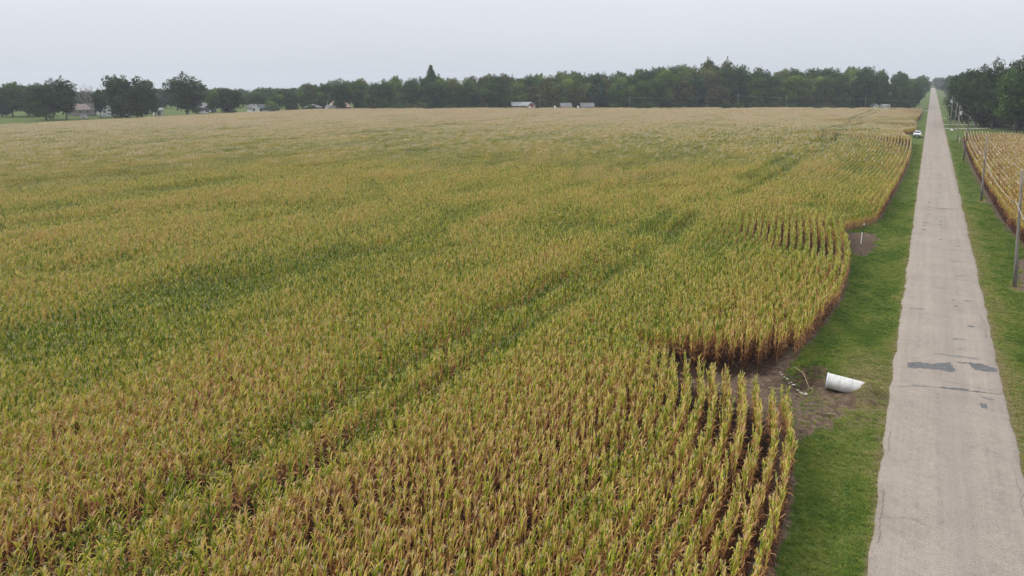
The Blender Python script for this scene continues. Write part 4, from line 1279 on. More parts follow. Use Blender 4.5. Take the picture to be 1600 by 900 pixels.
POLES = [(7.86, 79.67, 10.6, (-.25, .3), .155, 'pole', 'nearest weathered grey utility pole at the right edge of the photo', None, False, True, None),
         (7.88, 134.1, 10.0, (.0, .3), .155, 'pole', 'second nearest utility pole, standing on a pale dirt pad by corn', None, False, False, None),
         (7.46, 196.7, 10.0, (.45, .3), .16, 'pole_dark', 'dark utility pole at the near left corner of the right field', None, False, False, (3.5, 1.5, 0)),
         (7.77, 257.5, 10.4, (-.1, .2), .16, 'pole', 'utility pole with grey transformer can on its right side', (.80, .42), False, False, (3.8, 1.0, 0)),
         (7.68, 309.9, 9.6, (.75, .2), .16, 'pole', 'leaning utility pole with street lamp arm over the drive', None, True, False, None),
         (7.15, 329.4, 11.4, (.1, .2), .17, 'pole', 'tall utility pole with transformer can on its left side behind lamp pole', (.86, -.42), False, False, None),
         (7.13, 395.1, 10.5, (.2, .2), .17, 'pole', 'utility pole with pale transformer can, farthest clear one before dark shrub', (.86, -.45), False, False, None),
         (7.3, 455, 10.5, (0, .2), .17, 'pole', 'hazy utility pole beside the far road, first of the faint ones', None, False, False, None),
         (7.4, 520, 10.5, (0, .2), .17, 'pole', 'hazy utility pole beside the far road, second of the faint ones', None, False, False, None),
         (7.4, 590, 10.5, (0, .2), .17, 'pole', 'hazy utility pole beside the far road, third of the faint ones', None, False, False, None)]
for p in POLES:
    utility_pole(p[0], p[1], p[2], p[3], p[4], M[p[5]], p[6], p[7], p[8], p[9], p[10])
def wire(name, pts, sag, r, label, group, cat='wire'):
    mb = MB()
    path = []
    for a, b in zip(pts, pts[1:]):
        a, b = Vector(a), Vector(b)
        for k in range(12):
            t = k / 12
            q = a.lerp(b, t)
            q.z -= sag * 4 * t * (1 - t)
            path.append(q)
    path.append(Vector(pts[-1]))
    mb.tube(path, r, 4)
    return tag(mb.build(name, M['wire'], smooth=True), label, cat, group)
def tops(f, dx=0.0):
    pts = [(7.9 + dx, 25, 10.0 * f)]
    for p in POLES:
        pts.append((p[0] + p[3][0] * f + dx, p[1] + p[3][1] * f, p[2] * f + (.18 if f == 1 else 0)))
    return pts
wire('power_wire', tops(1.0), .7, .011, 'thin top power wire strung between the utility poles on the right', 'wires along the road')
wire('cable', tops(.72, -.25), 1.0, .021, 'thicker pale low cable sagging between the utility poles on the right', 'wires along the road')
# poles along the far edge of the field
fl = [(-189.1, 365.2, 8.9, 'pole with a small yard lamp right of the red shed'), (-145.4, 389.8, 8.3, 'thin pole at the far field edge, second from the left'), (-108.5, 413.2, 8.3, 'pale pole at the far field edge below the twin tall trees'),
      (-93.8, 422.6, 9.3, 'taller pole at the far field edge right of the twin tall trees'), (-70.2, 436.5, 8.3, 'thin pole at the far field edge, third from the road'),
      (-31.6, 455.5, 7.4, 'pale pole at the far field edge below the big domed tree'), (-4.8, 468.7, 6.5, 'pale pole at the far right corner of the corn field')]
for k, (x, y, h, lab) in enumerate(fl):
    r_ = utility_pole(x, y, h, (0, 0), .14, M['pole'], lab, None, k == 0, False, None, 'poles along the far field edge')
wire('power_wire', [(x, y, h - .6) for x, y, h, _ in fl[1:]], .5, .02, 'faint wire strung along the far field edge before the wood', 'wires along the far edge')

# ------------------------------------------------------------------ white culvert pipe, stakes, stones
def culvert():
    root = empty('culvert_pipe', tuple(PIPE_A))
    tag(root, 'white plastic culvert pipe sticking out of the washed-out ditch bank', 'pipe')
    ax = (PIPE_B - PIPE_A)
    L = ax.length
    ax.normalize()
    RO, RI = .47, .43
    u = ax.cross(Vector((0, 0, 1))).normalized(); w = u.cross(ax)
    def ring(t, r, n_=36):
        return [ax * t + (u * math.cos(2 * math.pi * k / n_) + w * math.sin(2 * math.pi * k / n_)) * r for k in range(n_)]
    n_ = 36
    def shell(t0, t1, ro, ri, name, mat, par):
        mb = MB()
        vs = ring(t0, ro) + ring(t1, ro) + ring(t1, ri) + ring(t0, ri)
        fs = []
        for k in range(n_):
            k2 = (k + 1) % n_
            for a, b in ((0, 1), (1, 2), (2, 3), (3, 0)):
                fs.append((a * n_ + k, a * n_ + k2, b * n_ + k2, b * n_ + k))
        mb.add(vs, fs)
        return mb.build(name, mat, par, smooth=False)
    M['pipe'] = mottled('white_pipe', (0.42, 0.41, 0.385), (0.64, 0.645, 0.64), 2.6, 0.45, bump=.05)
    M['pipe_seam'] = mottled('pipe_seam', (0.33, 0.34, 0.34), (0.45, 0.46, 0.46), 6, 0.5)
    M['pipe_rim'] = mottled('pipe_rim', (0.55, 0.62, 0.70), (0.66, 0.72, 0.78), 3, 0.4)
    prev = 0.07
    shell(0, .07, RO + .025, RI - .01, 'rim', M['pipe_rim'], root)
    for t in (.72, 1.42, L):
        shell(prev, t, RO, RI, 'pipe_section', M['pipe'], root)
        if t < L:
            shell(t, t + .03, RO + .004, RI, 'seam', M['pipe_seam'], root)
        prev = t + .03
culvert()
def post(name, x, y, h, r, mat, label, cap=None, lean=(0, 0)):
    root = empty(name, (x, y, float(ground_z(x, y))))
    tag(root, label, 'post')
    mb = MB(); mb.tube([(0, 0, -.1), (lean[0], lean[1], h)], r, 8); mb.build('shaft', mat, root)
    mb = MB()
    if cap:
        mb.tube([(lean[0], lean[1], h - .02), (lean[0], lean[1], h + .05), (lean[0], lean[1], h + .13), (lean[0], lean[1], h + .17)], [.05, .085, .08, .03], 8)
        mb.build('cap', M['white'], root)
    else:
        mb.tube([(lean[0], lean[1], h), (lean[0], lean[1], h + .03)], [r * 1.15, r * .7], 8); mb.build('cap', M['white'], root)
post('marker_post', -5.85, 91.7, 1.3, .045, M['white'], 'white marker stake standing on the bare patch by the corn', None, (.05, .05))
post('marker_post', -6.05, 98.2, 1.05, .03, M['green_plastic'], 'thin dark marker post with white cap behind the white stake', True)
post('marker_post', 8.0, 249.5, 1.7, .05, M['white'], 'short white marker post beside the pole with transformer', None)
# mailbox
root = empty('mailbox', (6.9, 289.5, 0)); tag(root, 'white mailbox on a post beside the right verge before the drive', 'mailbox')
mb = MB(); mb.box(-.05, .05, -.05, .05, 0, 1.0); mb.build('post', M['pole_dark'], root)
mb = MB()
prof_ = [(math.cos(a) * .2, .24 + math.sin(a) * .2) for a in [math.pi * k / 8 for k in range(9)]] + [(-.2, 0), (.2, 0)]
n_ = len(prof_)
mb.add([(-.45, y, 1.0 + z) for y, z in prof_] + [(.35, y, 1.0 + z) for y, z in prof_], [tuple(range(n_)), tuple(range(2 * n_ - 1, n_ - 1, -1))] + [(i, (i + 1) % n_, (i + 1) % n_ + n_, i + n_) for i in range(n_)])
mb.build('box', M['white'], root)

def stone_mesh(seed, flat=.6):
    g = random.Random(seed)
    bm = bmesh.new()
    bmesh.ops.create_icosphere(bm, subdivisions=1, radius=1)
    for v in bm.verts:
        v.co *= g.uniform(.7, 1.25)
        v.co.z *= flat
    me = bpy.data.meshes.new('stone'); bm.to_mesh(me); bm.free()
    return me
M['stone'] = mottled('pale_stone', (0.27, 0.25, 0.22), (0.46, 0.43, 0.38), 6, 0.9)
M['stick'] = mottled('dry_stalk', (0.24, 0.18, 0.11), (0.40, 0.31, 0.20), 9, 0.9)
sm = [stone_mesh(k) for k in range(4)]
for m_ in sm: m_.materials.append(M['stone'])
sg = random.Random(3)
DEB = [(-7.15, 48.0, .10), (-6.95, 47.85, .08), (-6.75, 47.75, .12), (-6.5, 47.6, .09), (-6.3, 47.45, .14), (-6.05, 47.25, .11), (-5.85, 47.05, .13), (-5.7, 46.75, .15), (-5.45, 46.55, .17), (-5.6, 46.95, .12), (-6.6, 47.35, .07), (-7.3, 48.25, .08)]
for k, (x, y, s) in enumerate(DEB):
    o = link('stone', sm[k % 4]); o.location = (x, y, float(ground_z(x, y)) + s * .35); o.scale = (s * 1.1, s * .7, s * .55); o.rotation_euler = (0, 0, sg.uniform(0, 6))
    tag(o, 'pale stone, %s from the left in the line leading to the pipe mouth' % ordinal([i for i, q in enumerate(sorted(DEB)) if q == (x, y, s)][0] + 1), 'stone', 'pale stones in the ditch')
for k, (x0, y0, x1, y1, lab) in enumerate([(-6.6, 49.6, -5.4, 47.6, 'long dry stalk lying across the ditch left of the pipe'), (-5.5, 47.5, -5.1, 46.9, 'short dry stalk at the foot of the white pipe'),
        (-7.6, 45.9, -6.3, 46.0, 'dry stalk lying on the bare soil of the washed-out channel'), (-3.9, 43.4, -3.2, 43.2, 'dry stalk fragment on bare soil near the verge')]):
    mb = MB()
    z0, z1 = float(ground_z(x0, y0)) + .06, float(ground_z(x1, y1)) + .08
    mb.tube([(x0, y0, z0), ((x0 + x1) / 2 + .08, (y0 + y1) / 2, max(z0, z1) + .10), (x1, y1, z1)], [.03, .025, .015], 5)
    tag(mb.build('dry_stalk', M['stick']), lab, 'stalk', 'dry stalks around the ditch')
# pebbles and clods on bare soil: nobody could count them
mb = MB()
ico = bmesh.new(); bmesh.ops.create_icosphere(ico, subdivisions=1, radius=1)
iv = [v.co.copy() for v in ico.verts]; iff = [tuple(v.index for v in f.verts) for f in ico.faces]; ico.free()
for k in range(900):
    if k < 700:
        x, y = sg.gauss(-5.2, 2.6), sg.gauss(45.2, 3.0)
    else:
        x, y = sg.gauss(-5.6, 1.0), sg.gauss(91.5, 3.4)
    so, _ = soil_at(np.array([x]), np.array([y]))
    if so[0] < .6 or x > -1.3: continue
    s = sg.uniform(.015, .06) * (1.5 if k >= 700 else 1)
    z = float(ground_z(x, y))
    mb.add([(x + v.x * s * sg.uniform(.7, 1.3), y + v.y * s * sg.uniform(.7, 1.3), z + v.z * s * .7 + s * .2) for v in iv], iff)
M['clod'] = mottled('soil_clods', (0.06, 0.047, 0.037), (0.24, 0.195, 0.15), 1.3, 0.95)
tag(mb.build('soil_clods', M['clod']), 'loose soil clods and gravel on the washed-out bare ground', 'soil', kind='stuff')

# ------------------------------------------------------------------ buildings
def paint(name, c, v=.12, scale=1.5, rough=.75, stretch=(1, 1, 1)):
    return mottled(name, tuple(q * (1 - v) for q in c), tuple(q * (1 + v) for q in c), scale, rough, stretch=stretch)
B = {'white': paint('white_siding', (.66, .66, .64)), 'cream': paint('cream_siding', (.22, .21, .19)), 'brick': paint('brick', (.27, .14, .105), .25, 6), 'grey': paint('grey_siding', (.17, .17, .18), .3),
     'red': paint('red_boards', (.26, .05, .045), .2, 3), 'dark': paint('dark_boards', (.10, .10, .11), .25, 2), 'roof_dark': paint('dark_shingle', (.085, .09, .10), .2, 4), 'roof_grey': paint('grey_shingle', (.17, .17, .18), .4, 1.5),
     'roof_tan': paint('tan_shingle', (.42, .31, .24), .18, 3), 'roof_metal': paint('pale_metal_roof', (.24, .255, .26), .45, .6, .45, (1, .2, 1)), 'roof_pink': paint('pinkish_shingle', (.19, .155, .14), .15, 3),
     'glass': paint('window_glass', (.04, .05, .06), .2, 2, .15), 'trim': paint('white_trim', (.75, .75, .74), .05)}
def house(name, x, y, rz, w, d, hw, hr, wall, roof, label, cat='house', ridge='x', windows=(), doors=(), chimney=None, over=.4, doormat='trim', hip=False):
    """front looks to local -y; ridge along x or y; windows/doors as (x, z, w, h) on the front"""
    root = empty(name, (x, y, 0), rz)
    tag(root, label, cat)
    mb = MB()
    X, Y = w / 2, d / 2
    if hip:
        mb.box(-X, X, -Y, Y, 0, hw)
    elif ridge == 'x':
        mb.add([(-X, -Y, 0), (X, -Y, 0), (X, Y, 0), (-X, Y, 0), (-X, -Y, hw), (X, -Y, hw), (X, Y, hw), (-X, Y, hw), (-X, 0, hw + hr), (X, 0, hw + hr)],
               [(0, 1, 5, 4), (1, 2, 6, 9, 5), (2, 3, 7, 6), (3, 0, 4, 8, 7), (4, 5, 9, 8), (6, 7, 8, 9)])
    else:
        mb.add([(-X, -Y, 0), (X, -Y, 0), (X, Y, 0), (-X, Y, 0), (-X, -Y, hw), (X, -Y, hw), (X, Y, hw), (-X, Y, hw), (0, -Y, hw + hr), (0, Y, hw + hr)],
               [(0, 1, 5, 8, 4), (1, 2, 6, 5), (2, 3, 7, 9, 6), (3, 0, 4, 7), (5, 6, 9, 8), (7, 4, 8, 9)])
    mb.build('wall', B[wall], root)
    rb = MB()
    t = .14
    def slab(p):
        p = [Vector(q) for q in p]
        nn = (p[1] - p[0]).cross(p[2] - p[0]).normalized() * t
        if nn.z < 0: nn = -nn
        vs = [q + nn * .15 for q in p] + [q + nn for q in p]
        k = len(p)
        rb.add(vs, [tuple(range(k)), tuple(range(2 * k - 1, k - 1, -1))] + [(i, (i + 1) % k, (i + 1) % k + k, i + k) for i in range(k)])
    if hip:
        a, b = X + over, Y + over
        z = hw - over * hr / Y
        q = max(.3, X - Y)
        slab([(-a, -b, z), (a, -b, z), (q, 0, hw + hr), (-q, 0, hw + hr)]); slab([(a, b, z), (-a, b, z), (-q, 0, hw + hr), (q, 0, hw + hr)])
        slab([(a, -b, z), (a, b, z), (q, 0, hw + hr)]); slab([(-a, b, z), (-a, -b, z), (-q, 0, hw + hr)])
    elif ridge == 'x':
        k = over * hr / Y
        slab([(-X - over, -Y - over, hw - k), (X + over, -Y - over, hw - k), (X + over, 0, hw + hr), (-X - over, 0, hw + hr)])
        slab([(X + over, Y + over, hw - k), (-X - over, Y + over, hw - k), (-X - over, 0, hw + hr), (X + over, 0, hw + hr)])
    else:
        k = over * hr / X
        slab([(-X - over, Y + over, hw - k), (-X - over, -Y - over, hw - k), (0, -Y - over, hw + hr), (0, Y + over, hw + hr)])
        slab([(X + over, -Y - over, hw - k), (X + over, Y + over, hw - k), (0, Y + over, hw + hr), (0, -Y - over, hw + hr)])
    ro = rb.build('roof', B[roof], root)
    if chimney:
        cb = MB(); cb.box(chimney[0] - .35, chimney[0] + .35, chimney[1] - .35, chimney[1] + .35, hw, hw + hr + .9); cb.build('chimney', B['brick'], ro)
    for (wx, wz, ww, wh) in windows:
        f = MB(); f.box(wx - ww / 2 - .08, wx + ww / 2 + .08, -Y - .05, -Y + .02, wz - .08, wz + wh + .08); fo = f.build('window', B['trim'], root)
        f = MB(); f.box(wx - ww / 2, wx + ww / 2, -Y - .07, -Y, wz, wz + wh); f.build('pane', B['glass'], fo)
    for (wx, wz, ww, wh) in doors:
        f = MB(); f.box(wx - ww / 2, wx + ww / 2, -Y - .06, -Y + .02, wz, wz + wh); do = f.build('door', B[doormat], root)
        f = MB(); f.box(wx + ww / 2 - .2, wx + ww / 2 - .1, -Y - .1, -Y - .06, wz + wh * .45, wz + wh * .5); f.build('handle', B['dark'], do)
    if ridge == 'y' and not hip:                       # white barge boards on the gable
        for s in (-1, 1):
            f = MB()
            f.add([(s * (X + over), -Y - over - .04, hw - over * hr / X - .12), (0, -Y - over - .04, hw + hr - .12), (0, -Y - over - .04, hw + hr + .2), (s * (X + over), -Y - over - .04, hw - over * hr / X + .2),
                   (s * (X + over), -Y - over, hw - over * hr / X - .12), (0, -Y - over, hw + hr - .12), (0, -Y - over, hw + hr + .2), (s * (X + over), -Y - over, hw - over * hr / X + .2)],
                  [(0, 1, 2, 3), (4, 7, 6, 5), (0, 3, 7, 4), (1, 5, 6, 2), (0, 4, 5, 1), (3, 2, 6, 7)])
            f.build('barge_board', B['trim'], root)
    return root
FR = YAW + .05
W4 = lambda xs, z, w, h: [(x, z, w, h) for x in xs]
house('farm_building', -367.7, 215.8, YAW + .9, 12, 8, 3.0, 2.6, 'cream', 'roof_pink', 'pinkish roofed farm building behind the dead tree', 'house', 'x', W4((-3.5, 0, 3.5), 1.2, 1.2, 1.2), [(5, 0, 1.1, 2.1)])
house('farm_building', -362.0, 223.5, YAW + .9, 9, 6, 2.6, 1.7, 'white', 'roof_metal', 'low white farm building with pale roof right of the pinkish roof', 'shed', 'x', W4((-2, 2), 1.1, 1.1, 1.0), [(0, 0, 1.2, 2.0)])
house('shed', -335.7, 234.0, YAW + .7, 4.2, 3.6, 2.6, .9, 'white', 'roof_metal', 'small white shed between the dark clump and the lone oak', 'shed', 'x', [], [(0, 0, 1.6, 2.1)], doormat='grey')
house('house', -345.0, 270.0, YAW + .75, 7, 9, 2.6, 2.2, 'dark', 'roof_dark', 'dark-roofed house with white gable edges right of the lone oak', 'house', 'y', W4((-1.8, 1.8), 1.1, 1.1, 1.3), [(0, 0, 1.0, 2.1)])
house('house', -317.5, 278.0, YAW + .72, 4.0, 7, 2.6, 1.7, 'white', 'roof_dark', 'white gabled house end beside the long dark roof', 'house', 'y', [(-1.2, 1.0, 1.0, 1.3)], [(1.2, 0, 1.0, 2.1)])
house('house', -313.5, 284.5, YAW + .72, 10, 7, 2.2, 2.0, 'dark', 'roof_dark', 'long dark grey roofed house at the left field edge', 'house', 'x', W4((-3, 0, 3), .9, 1.2, 1.1), [])
house('brick_house', -289.5, 294.0, YAW + .5, 7.5, 6.5, 2.9, 1.5, 'brick', 'roof_grey', 'low brick house with grey roof left of the tan-roofed house', 'house', 'x', W4((-2.8, -1.1, .6, 2.3), 1.3, .7, 1.2), [], over=.5, hip=True)
house('house', -283.0, 307.0, YAW + .5, 11, 9, 3.0, 4.2, 'brick', 'roof_tan', 'brick house with big tan hipped roof behind a dark tree', 'house', 'x', W4((-3.5, 1.0, 3.5), 1.2, 1.1, 1.2), [(-1.2, 0, 1.1, 2.1)], hip=True, chimney=(-1.5, .8))
house('garage', -281.2, 298.5, YAW + .5, 4.6, 5, 2.7, 1.2, 'white', 'roof_grey', 'small garage with white doors in front of the tan-roofed house', 'garage', 'x', [], [(-1.1, .1, 1.8, 2.2), (1.1, .1, 1.8, 2.2)])
house('barn', -202.1, 367.4, FR, 10.2, 8, 2.9, 1.9, 'dark', 'roof_metal', 'long dark barn with pale metal roof left of the red shed', 'barn', 'x', W4((-3.5, -.5, 2.5), 1.6, 1.2, 1.2), [])
house('shed', -194.9, 366.0, FR, 4.4, 5.5, 2.9, 2.1, 'red', 'roof_metal', 'red gabled shed with white trim and doors beside the dark barn', 'shed', 'y', [], [(-.9, .3, 1.5, 2.6), (1.3, .3, .9, 2.4)], over=.35)
house('shed', -178.8, 377.5, FR, 5.6, 5, 2.5, 1.9, 'grey', 'roof_grey', 'pale grey shed left of two at the far field edge', 'shed', 'x', W4((-1.5, 1.5), 1.9, 1.2, .8), [])
house('shed', -168.5, 383.5, FR, 7.0, 5, 2.6, 1.8, 'grey', 'roof_grey', 'pale grey shed right of two at the far field edge', 'shed', 'x', W4((-2, 0, 2), 1.9, 1.1, .8), [])
house('shed', -22.5, 467.6, FR, 4.0, 4, 2.7, 0.9, 'white', 'roof_metal', 'small white building at the far field edge near the road', 'shed', 'x', [(0.8, 2.2, 1.0, .9)], [])
house('shed', -27.5, 466.8, FR, 2.6, 3, 2.6, 1.1, 'white', 'roof_grey', 'white gabled hut left of the small white building near the road', 'shed', 'y', [(0, 2.2, .7, .8)], [], over=.25)
house('hut', 38.5, 296.0, -.3, 3.2, 3, 2.5, 1.0, 'white', 'roof_grey', 'pale hut half hidden under the right-hand trees', 'shed', 'x', [(0, 1.0, .9, .9)], [])
for k, (x, y, lab) in enumerate([(-182.1, 370.3, 'small white tank at the field edge left of the first pale shed'), (-170.9, 376.8, 'small white tank at the field edge between the two pale sheds')]):
    root = empty('tank', (x, y, 0)); tag(root, lab, 'tank', 'white tanks at the far field edge')
    mb = MB(); mb.tube([(0, 0, 0), (0, 0, 2.5), (0, 0, 2.8), (0, 0, 2.95)], [.55, .55, .42, .15], 14); mb.build('body', M['white'], root)
    mb = MB(); mb.tube([(0, 0, 2.94), (0, 0, 3.05)], .14, 10); mb.build('lid', M['steel'], root)
root = empty('flagpole', (-281.0, 296.0, 0)); tag(root, 'thin white flagpole before the garage with white doors', 'flagpole')
mb = MB(); mb.tube([(0, 0, 0), (0, 0, 6.2)], [.07, .045], 8); mb.build('pole', M['white'], root)
mb = MB(); mb.tube([(0, 0, 5.7), (.9, .4, 5.7)], .03, 6); mb.build('arm', M['white'], root)

# ------------------------------------------------------------------ vehicles
V = {'white': paint('white_car_paint', (.74, .75, .76), .03, 2, .25), 'grey': paint('silver_car_paint', (.42, .43, .45), .05, 2, .25), 'blue': paint('blue_car_paint', (.08, .11, .17), .1, 2, .25), 'black': paint('black_plastic', (.02, .02, .022), .2, 6, .6),
     'glass': paint('car_glass', (.07, .085, .11), .1, 2, .08), 'tyre': paint('tyre_rubber', (.022, .022, .024), .2, 8, .9), 'rim': paint('wheel_rim', (.45, .46, .47), .1, 4, .35), 'lamp': paint('headlight', (.7, .72, .72), .05, 3, .15),
     'chrome': paint('grille_chrome', (.6, .62, .6), .1, 8, .25)}
def wheel(root, x, y, r):
    s = 1 if x > 0 else -1
    mb = MB(); mb.tube([(x - s * .13, y, r), (x - s * .10, y, r), (x + s * .10, y, r), (x + s * .13, y, r)], [r * .9, r, r, r * .9], 18); w_ = mb.build('wheel', V['tyre'], root)
    mb = MB(); mb.tube([(x + s * .12, y, r), (x + s * .142, y, r)], r * .6, 14); mb.build('rim', V['rim'], w_)
def pickup(x, y, rz):
    root = empty('pickup_truck', (x, y, .02), rz)
    tag(root, 'white pickup truck parked on the verge facing the camera beside the corn', 'truck')
    mb = MB(); mb.prism([(-2.78, .55), (-2.82, .8), (-2.78, 1.1), (-2.6, 1.2), (-1.2, 1.3), (2.8, 1.28), (2.85, .6), (1.95, .55), (1.85, .85), (1.5, .98), (1.15, .85), (1.05, .5), (-1.4, .5), (-1.5, .85), (-1.85, .98), (-2.2, .85), (-2.3, .55)], 1.0, .95, (.9, 1.3)); mb.build('body', V['white'], root)
    mb = MB(); mb.prism([(-1.3, 1.29), (-.55, 1.93), (.9, 1.97), (1.05, 1.3)], .94, .76, (1.3, 1.97)); cabo = mb.build('cab', V['white'], root)
    def quad(name, pts, mat, par, off=Vector((0, 0, 0))):
        mb = MB()
        p = [Vector(q) for q in pts]
        nn = (p[1] - p[0]).cross(p[2] - p[0]).normalized() * .015
        mb.add([q + nn for q in p] + [q - nn for q in p], [(0, 1, 2, 3), (7, 6, 5, 4)] + [(i, i + 4, (i + 1) % 4 + 4, (i + 1) % 4) for i in range(4)])
        return mb.build(name, mat, par)
    quad('windshield', [(-.86, -1.24, 1.36), (.86, -1.24, 1.36), (.73, -.64, 1.88), (-.73, -.64, 1.88)], V['glass'], cabo)
    for s in (-1, 1):
        quad('side_window', [(s * .925, -.95, 1.4), (s * .925, .85, 1.4), (s * .80, .8, 1.84), (s * .80, -.5, 1.84)], V['glass'], cabo)
        mb = MB(); mb.box(s * .98 if s > 0 else -1.24, 1.24 if s > 0 else -.98, -1.0, -.84, 1.32, 1.52); mb.build('mirror', V['white'], root)
        mb = MB(); mb.box(s * .62 if s > 0 else -.97, .97 if s > 0 else -.62, -2.86, -2.72, .84, 1.06); mb.build('headlight', V['lamp'], root)
        wheel(root, s * .9, -1.85, .4); wheel(root, s * .9, 1.5, .4)
    mb = MB(); mb.box(-.6, .6, -2.88, -2.75, .72, 1.1); gr = mb.build('grille', V['black'], root)
    mb = MB(); mb.box(-.5, .5, -2.91, -2.88, .86, .96); mb.build('grille_bar', V['chrome'], gr)
    mb = MB(); mb.box(-1.0, 1.0, -2.95, -2.72, .42, .70); bu = mb.build('bumper', V['black'], root)
    mb = MB(); mb.box(-.26, .26, -2.97, -2.95, .5, .64); mb.build('licence_plate', V['chrome'], bu)
    mb = MB(); mb.box(-.75, .75, 1.15, 2.7, 1.285, 1.30); mb.build('bed_cover', V['black'], root)
    mb = MB(); mb.box(-.95, .95, -2.72, 2.8, .38, .54); mb.build('underbody', V['black'], root)
pickup(-2.95, 267.0, -.04)
def car(x, y, rz, paintk, label):
    root = empty('parked_car', (x, y, 0), rz); tag(root, label, 'car', 'cars parked by the left farms')
    mb = MB(); mb.prism([(-2.2, .3), (-2.25, .6), (-2.1, .78), (-1.1, .92), (1.6, .95), (2.2, .88), (2.25, .5), (2.1, .3)], .88, .84, (.7, .95)); mb.build('body', V[paintk], root)
    mb = MB(); mb.prism([(-1.15, .91), (-.45, 1.38), (.9, 1.42), (1.75, .94)], .80, .64, (.92, 1.42)); mb.build('roof', V[paintk], root)
    for s in (-1, 1):
        mb = MB(); mb.prism([(-.85, .98), (-.4, 1.31), (.85, 1.34), (1.35, .98)], .02); w_ = mb.build('side_window', V['glass'], root); w_.location = (s * .75, 0, 0); w_.rotation_euler = (0, -s * .28, 0); w_.location.z = .0; w_.location.x = s * 1.06
        wheel(root, s * .8, -1.4, .32); wheel(root, s * .8, 1.35, .32)
    mb = MB(); mb.box(-.66, .66, -1.02, -.98, .98, 1.02); mb.build('windshield', V['glass'], root)
    for s in (-1, 1):
        mb = MB(); mb.box(s * .65 - .16, s * .65 + .16, -2.26, -2.18, .55, .7); mb.build('headlight', V['lamp'], root)
car(-341.4, 210.4, YAW + 1.9, 'white', 'small white car under the dark clump, left of two')
car(-334.5, 215.5, YAW + 1.7, 'white', 'small white car under the dark clump, right of two')
car(-349.0, 217.0, YAW + 1.4, 'blue', 'dark blue parked car behind the dark clump')
car(-326.0, 253.0, YAW + 1.7, 'white', 'white parked car between the lone oak and the wide low tree')
car(-304.0, 274.0, YAW + 1.6, 'grey', 'silver parked car in front of the dark-roofed house')
# covered trailer on the lawn
root = empty('camper_trailer', (-334.4, 195.9, 0), YAW + .5); tag(root, 'small pale grey teardrop trailer on the left lawn beside the corn', 'trailer')
prof_ = [(-1.5, .5), (-1.6, 1.0), (-1.2, 1.75), (-.4, 2.05), (.6, 1.95), (1.3, 1.4), (1.6, .5)]
mb = MB(); mb.add([(y, -.9, z) for y, z in prof_] + [(y, .9, z) for y, z in prof_], [tuple(range(7)), tuple(range(13, 6, -1))] + [(i, i + 7, (i + 1) % 7 + 7, (i + 1) % 7) for i in range(7)]); mb.build('body', V['grey'], root)
for s in (-1, 1):
    mb = MB(); mb.tube([(0, s * .85, .33), (0, s * 1.0, .33)], .33, 14); w_ = mb.build('wheel', V['tyre'], root)
mb = MB(); mb.box(-.7, .1, -.93, -.89, 1.1, 1.6); mb.build('window', V['glass'], root)
mb = MB(); mb.tube([(1.5, 0, .5), (2.6, 0, .5)], .05, 6); mb.build('tow_bar', V['black'], root)
# fence rail along the left lawn
# ------------------------------------------------------------------ person crouching by the truck
def skin(name, pts, edges, radii, mat, parent, root_i=0):
    me = bpy.data.meshes.new(name)
    me.from_pydata(pts, edges, [])
    o = link(name, me, parent)
    md = o.modifiers.new('skin', 'SKIN')
    md.use_smooth_shade = True
    sv = me.skin_vertices[0].data if me.skin_vertices else None
    if sv is None:
        bm = bmesh.new(); bm.from_mesh(me); bm.verts.layers.skin.verify(); bm.to_mesh(me); bm.free()
        sv = me.skin_vertices[0].data
    for k, r in enumerate(radii):
        sv[k].radius = (r, r) if not isinstance(r, tuple) else r
        sv[k].use_root = (k == root_i)
    o.modifiers.new('subd', 'SUBSURF').render_levels = 2
    me.materials.append(mat)
    return o
P_SKIN = paint('skin', (.42, .27, .2), .06, 8, .5)
P_VEST = paint('hi_vis_vest', (.72, .74, .12), .05, 8, .7)
P_DARK = paint('dark_work_trousers', (.025, .027, .035), .2, 9, .8)
P_HAIR = paint('dark_cap', (.03, .028, .028), .2, 9, .8)
root = empty('person', (-1.75, 263.2, 0), .35)
tag(root, 'person in yellow hi-vis vest and dark trousers crouching before the white truck', 'person')
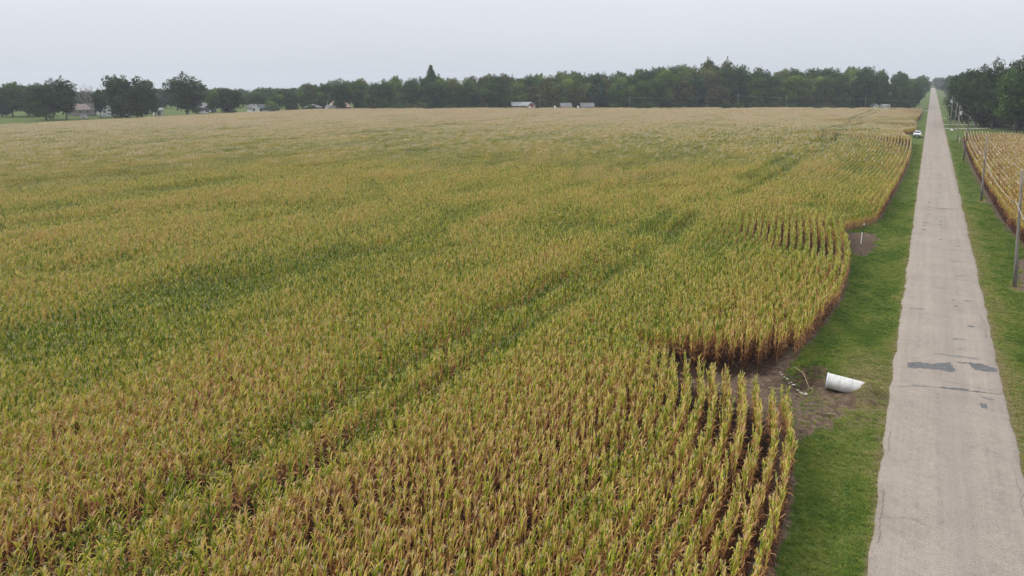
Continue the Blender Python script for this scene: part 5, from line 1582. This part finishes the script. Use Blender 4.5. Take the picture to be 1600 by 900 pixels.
bodyp = [(0, .12, .42), (0, .02, .62), (0, -.12, .86), (0, -.2, .98), (0, -.27, 1.08), (0, -.30, 1.2),      # pelvis .. head
         (.12, .12, .40), (.2, -.32, .50), (.2, -.06, .10), (.2, -.24, .04), (-.12, .12, .40), (-.2, -.32, .50), (-.2, -.06, .10), (-.2, -.24, .04),
         (.2, -.14, .88), (.29, -.36, .68), (.16, -.56, .54), (.13, -.63, .50), (-.2, -.14, .88), (-.29, -.36, .68), (-.16, -.56, .54), (-.13, -.63, .50)]
bed = [(0, 1), (1, 2), (2, 3), (3, 4), (4, 5), (0, 6), (6, 7), (7, 8), (8, 9), (0, 10), (10, 11), (11, 12), (12, 13), (2, 14), (14, 15), (15, 16), (16, 17), (2, 18), (18, 19), (19, 20), (20, 21)]
brd = [.15, .14, .16, .065, .09, .085, .095, .075, .05, .045, .095, .075, .05, .045, .06, .045, .033, .04, .06, .045, .033, .04]
skin('body', bodyp, bed, brd, P_SKIN, root)
skin('vest', [bodyp[i] for i in (0, 1, 2)] + [(0, -.17, .93), bodyp[14], bodyp[18]], [(0, 1), (1, 2), (2, 3), (2, 4), (2, 5)], [.175, .175, .195, .12, .09, .09], P_VEST, root)
skin('trousers', [bodyp[i] for i in (0, 6, 7, 8, 10, 11, 12)], [(0, 1), (1, 2), (2, 3), (0, 4), (4, 5), (5, 6)], [.172, .115, .095, .075, .115, .095, .075], P_DARK, root)
skin('cap', [(0, -.285, 1.19), (0, -.31, 1.25), (0, -.42, 1.2)], [(0, 1), (1, 2)], [.098, .09, .035], P_HAIR, root)

# ------------------------------------------------------------------ haze
mb = MB()
mb.box(-3900, 3500, -800, 3900, -75, 42)
hz = mb.build('haze', [])
hm = bpy.data.materials.new('haze')
hm.use_nodes = True
hn = hm.node_tree.nodes
hn.clear()
ho = hn.new('ShaderNodeOutputMaterial')
pv = hn.new('ShaderNodeVolumePrincipled')
pv.inputs['Color'].default_value = (0.86, 0.92, 1.0, 1)
pv.inputs['Density'].default_value = 0.00023
pv.inputs['Anisotropy'].default_value = 0.1
hm.node_tree.links.new(pv.outputs[0], ho.inputs['Volume'])
hz.data.materials.append(hm)
tag(hz, 'pale even summer haze over the whole field', 'haze', kind='stuff')
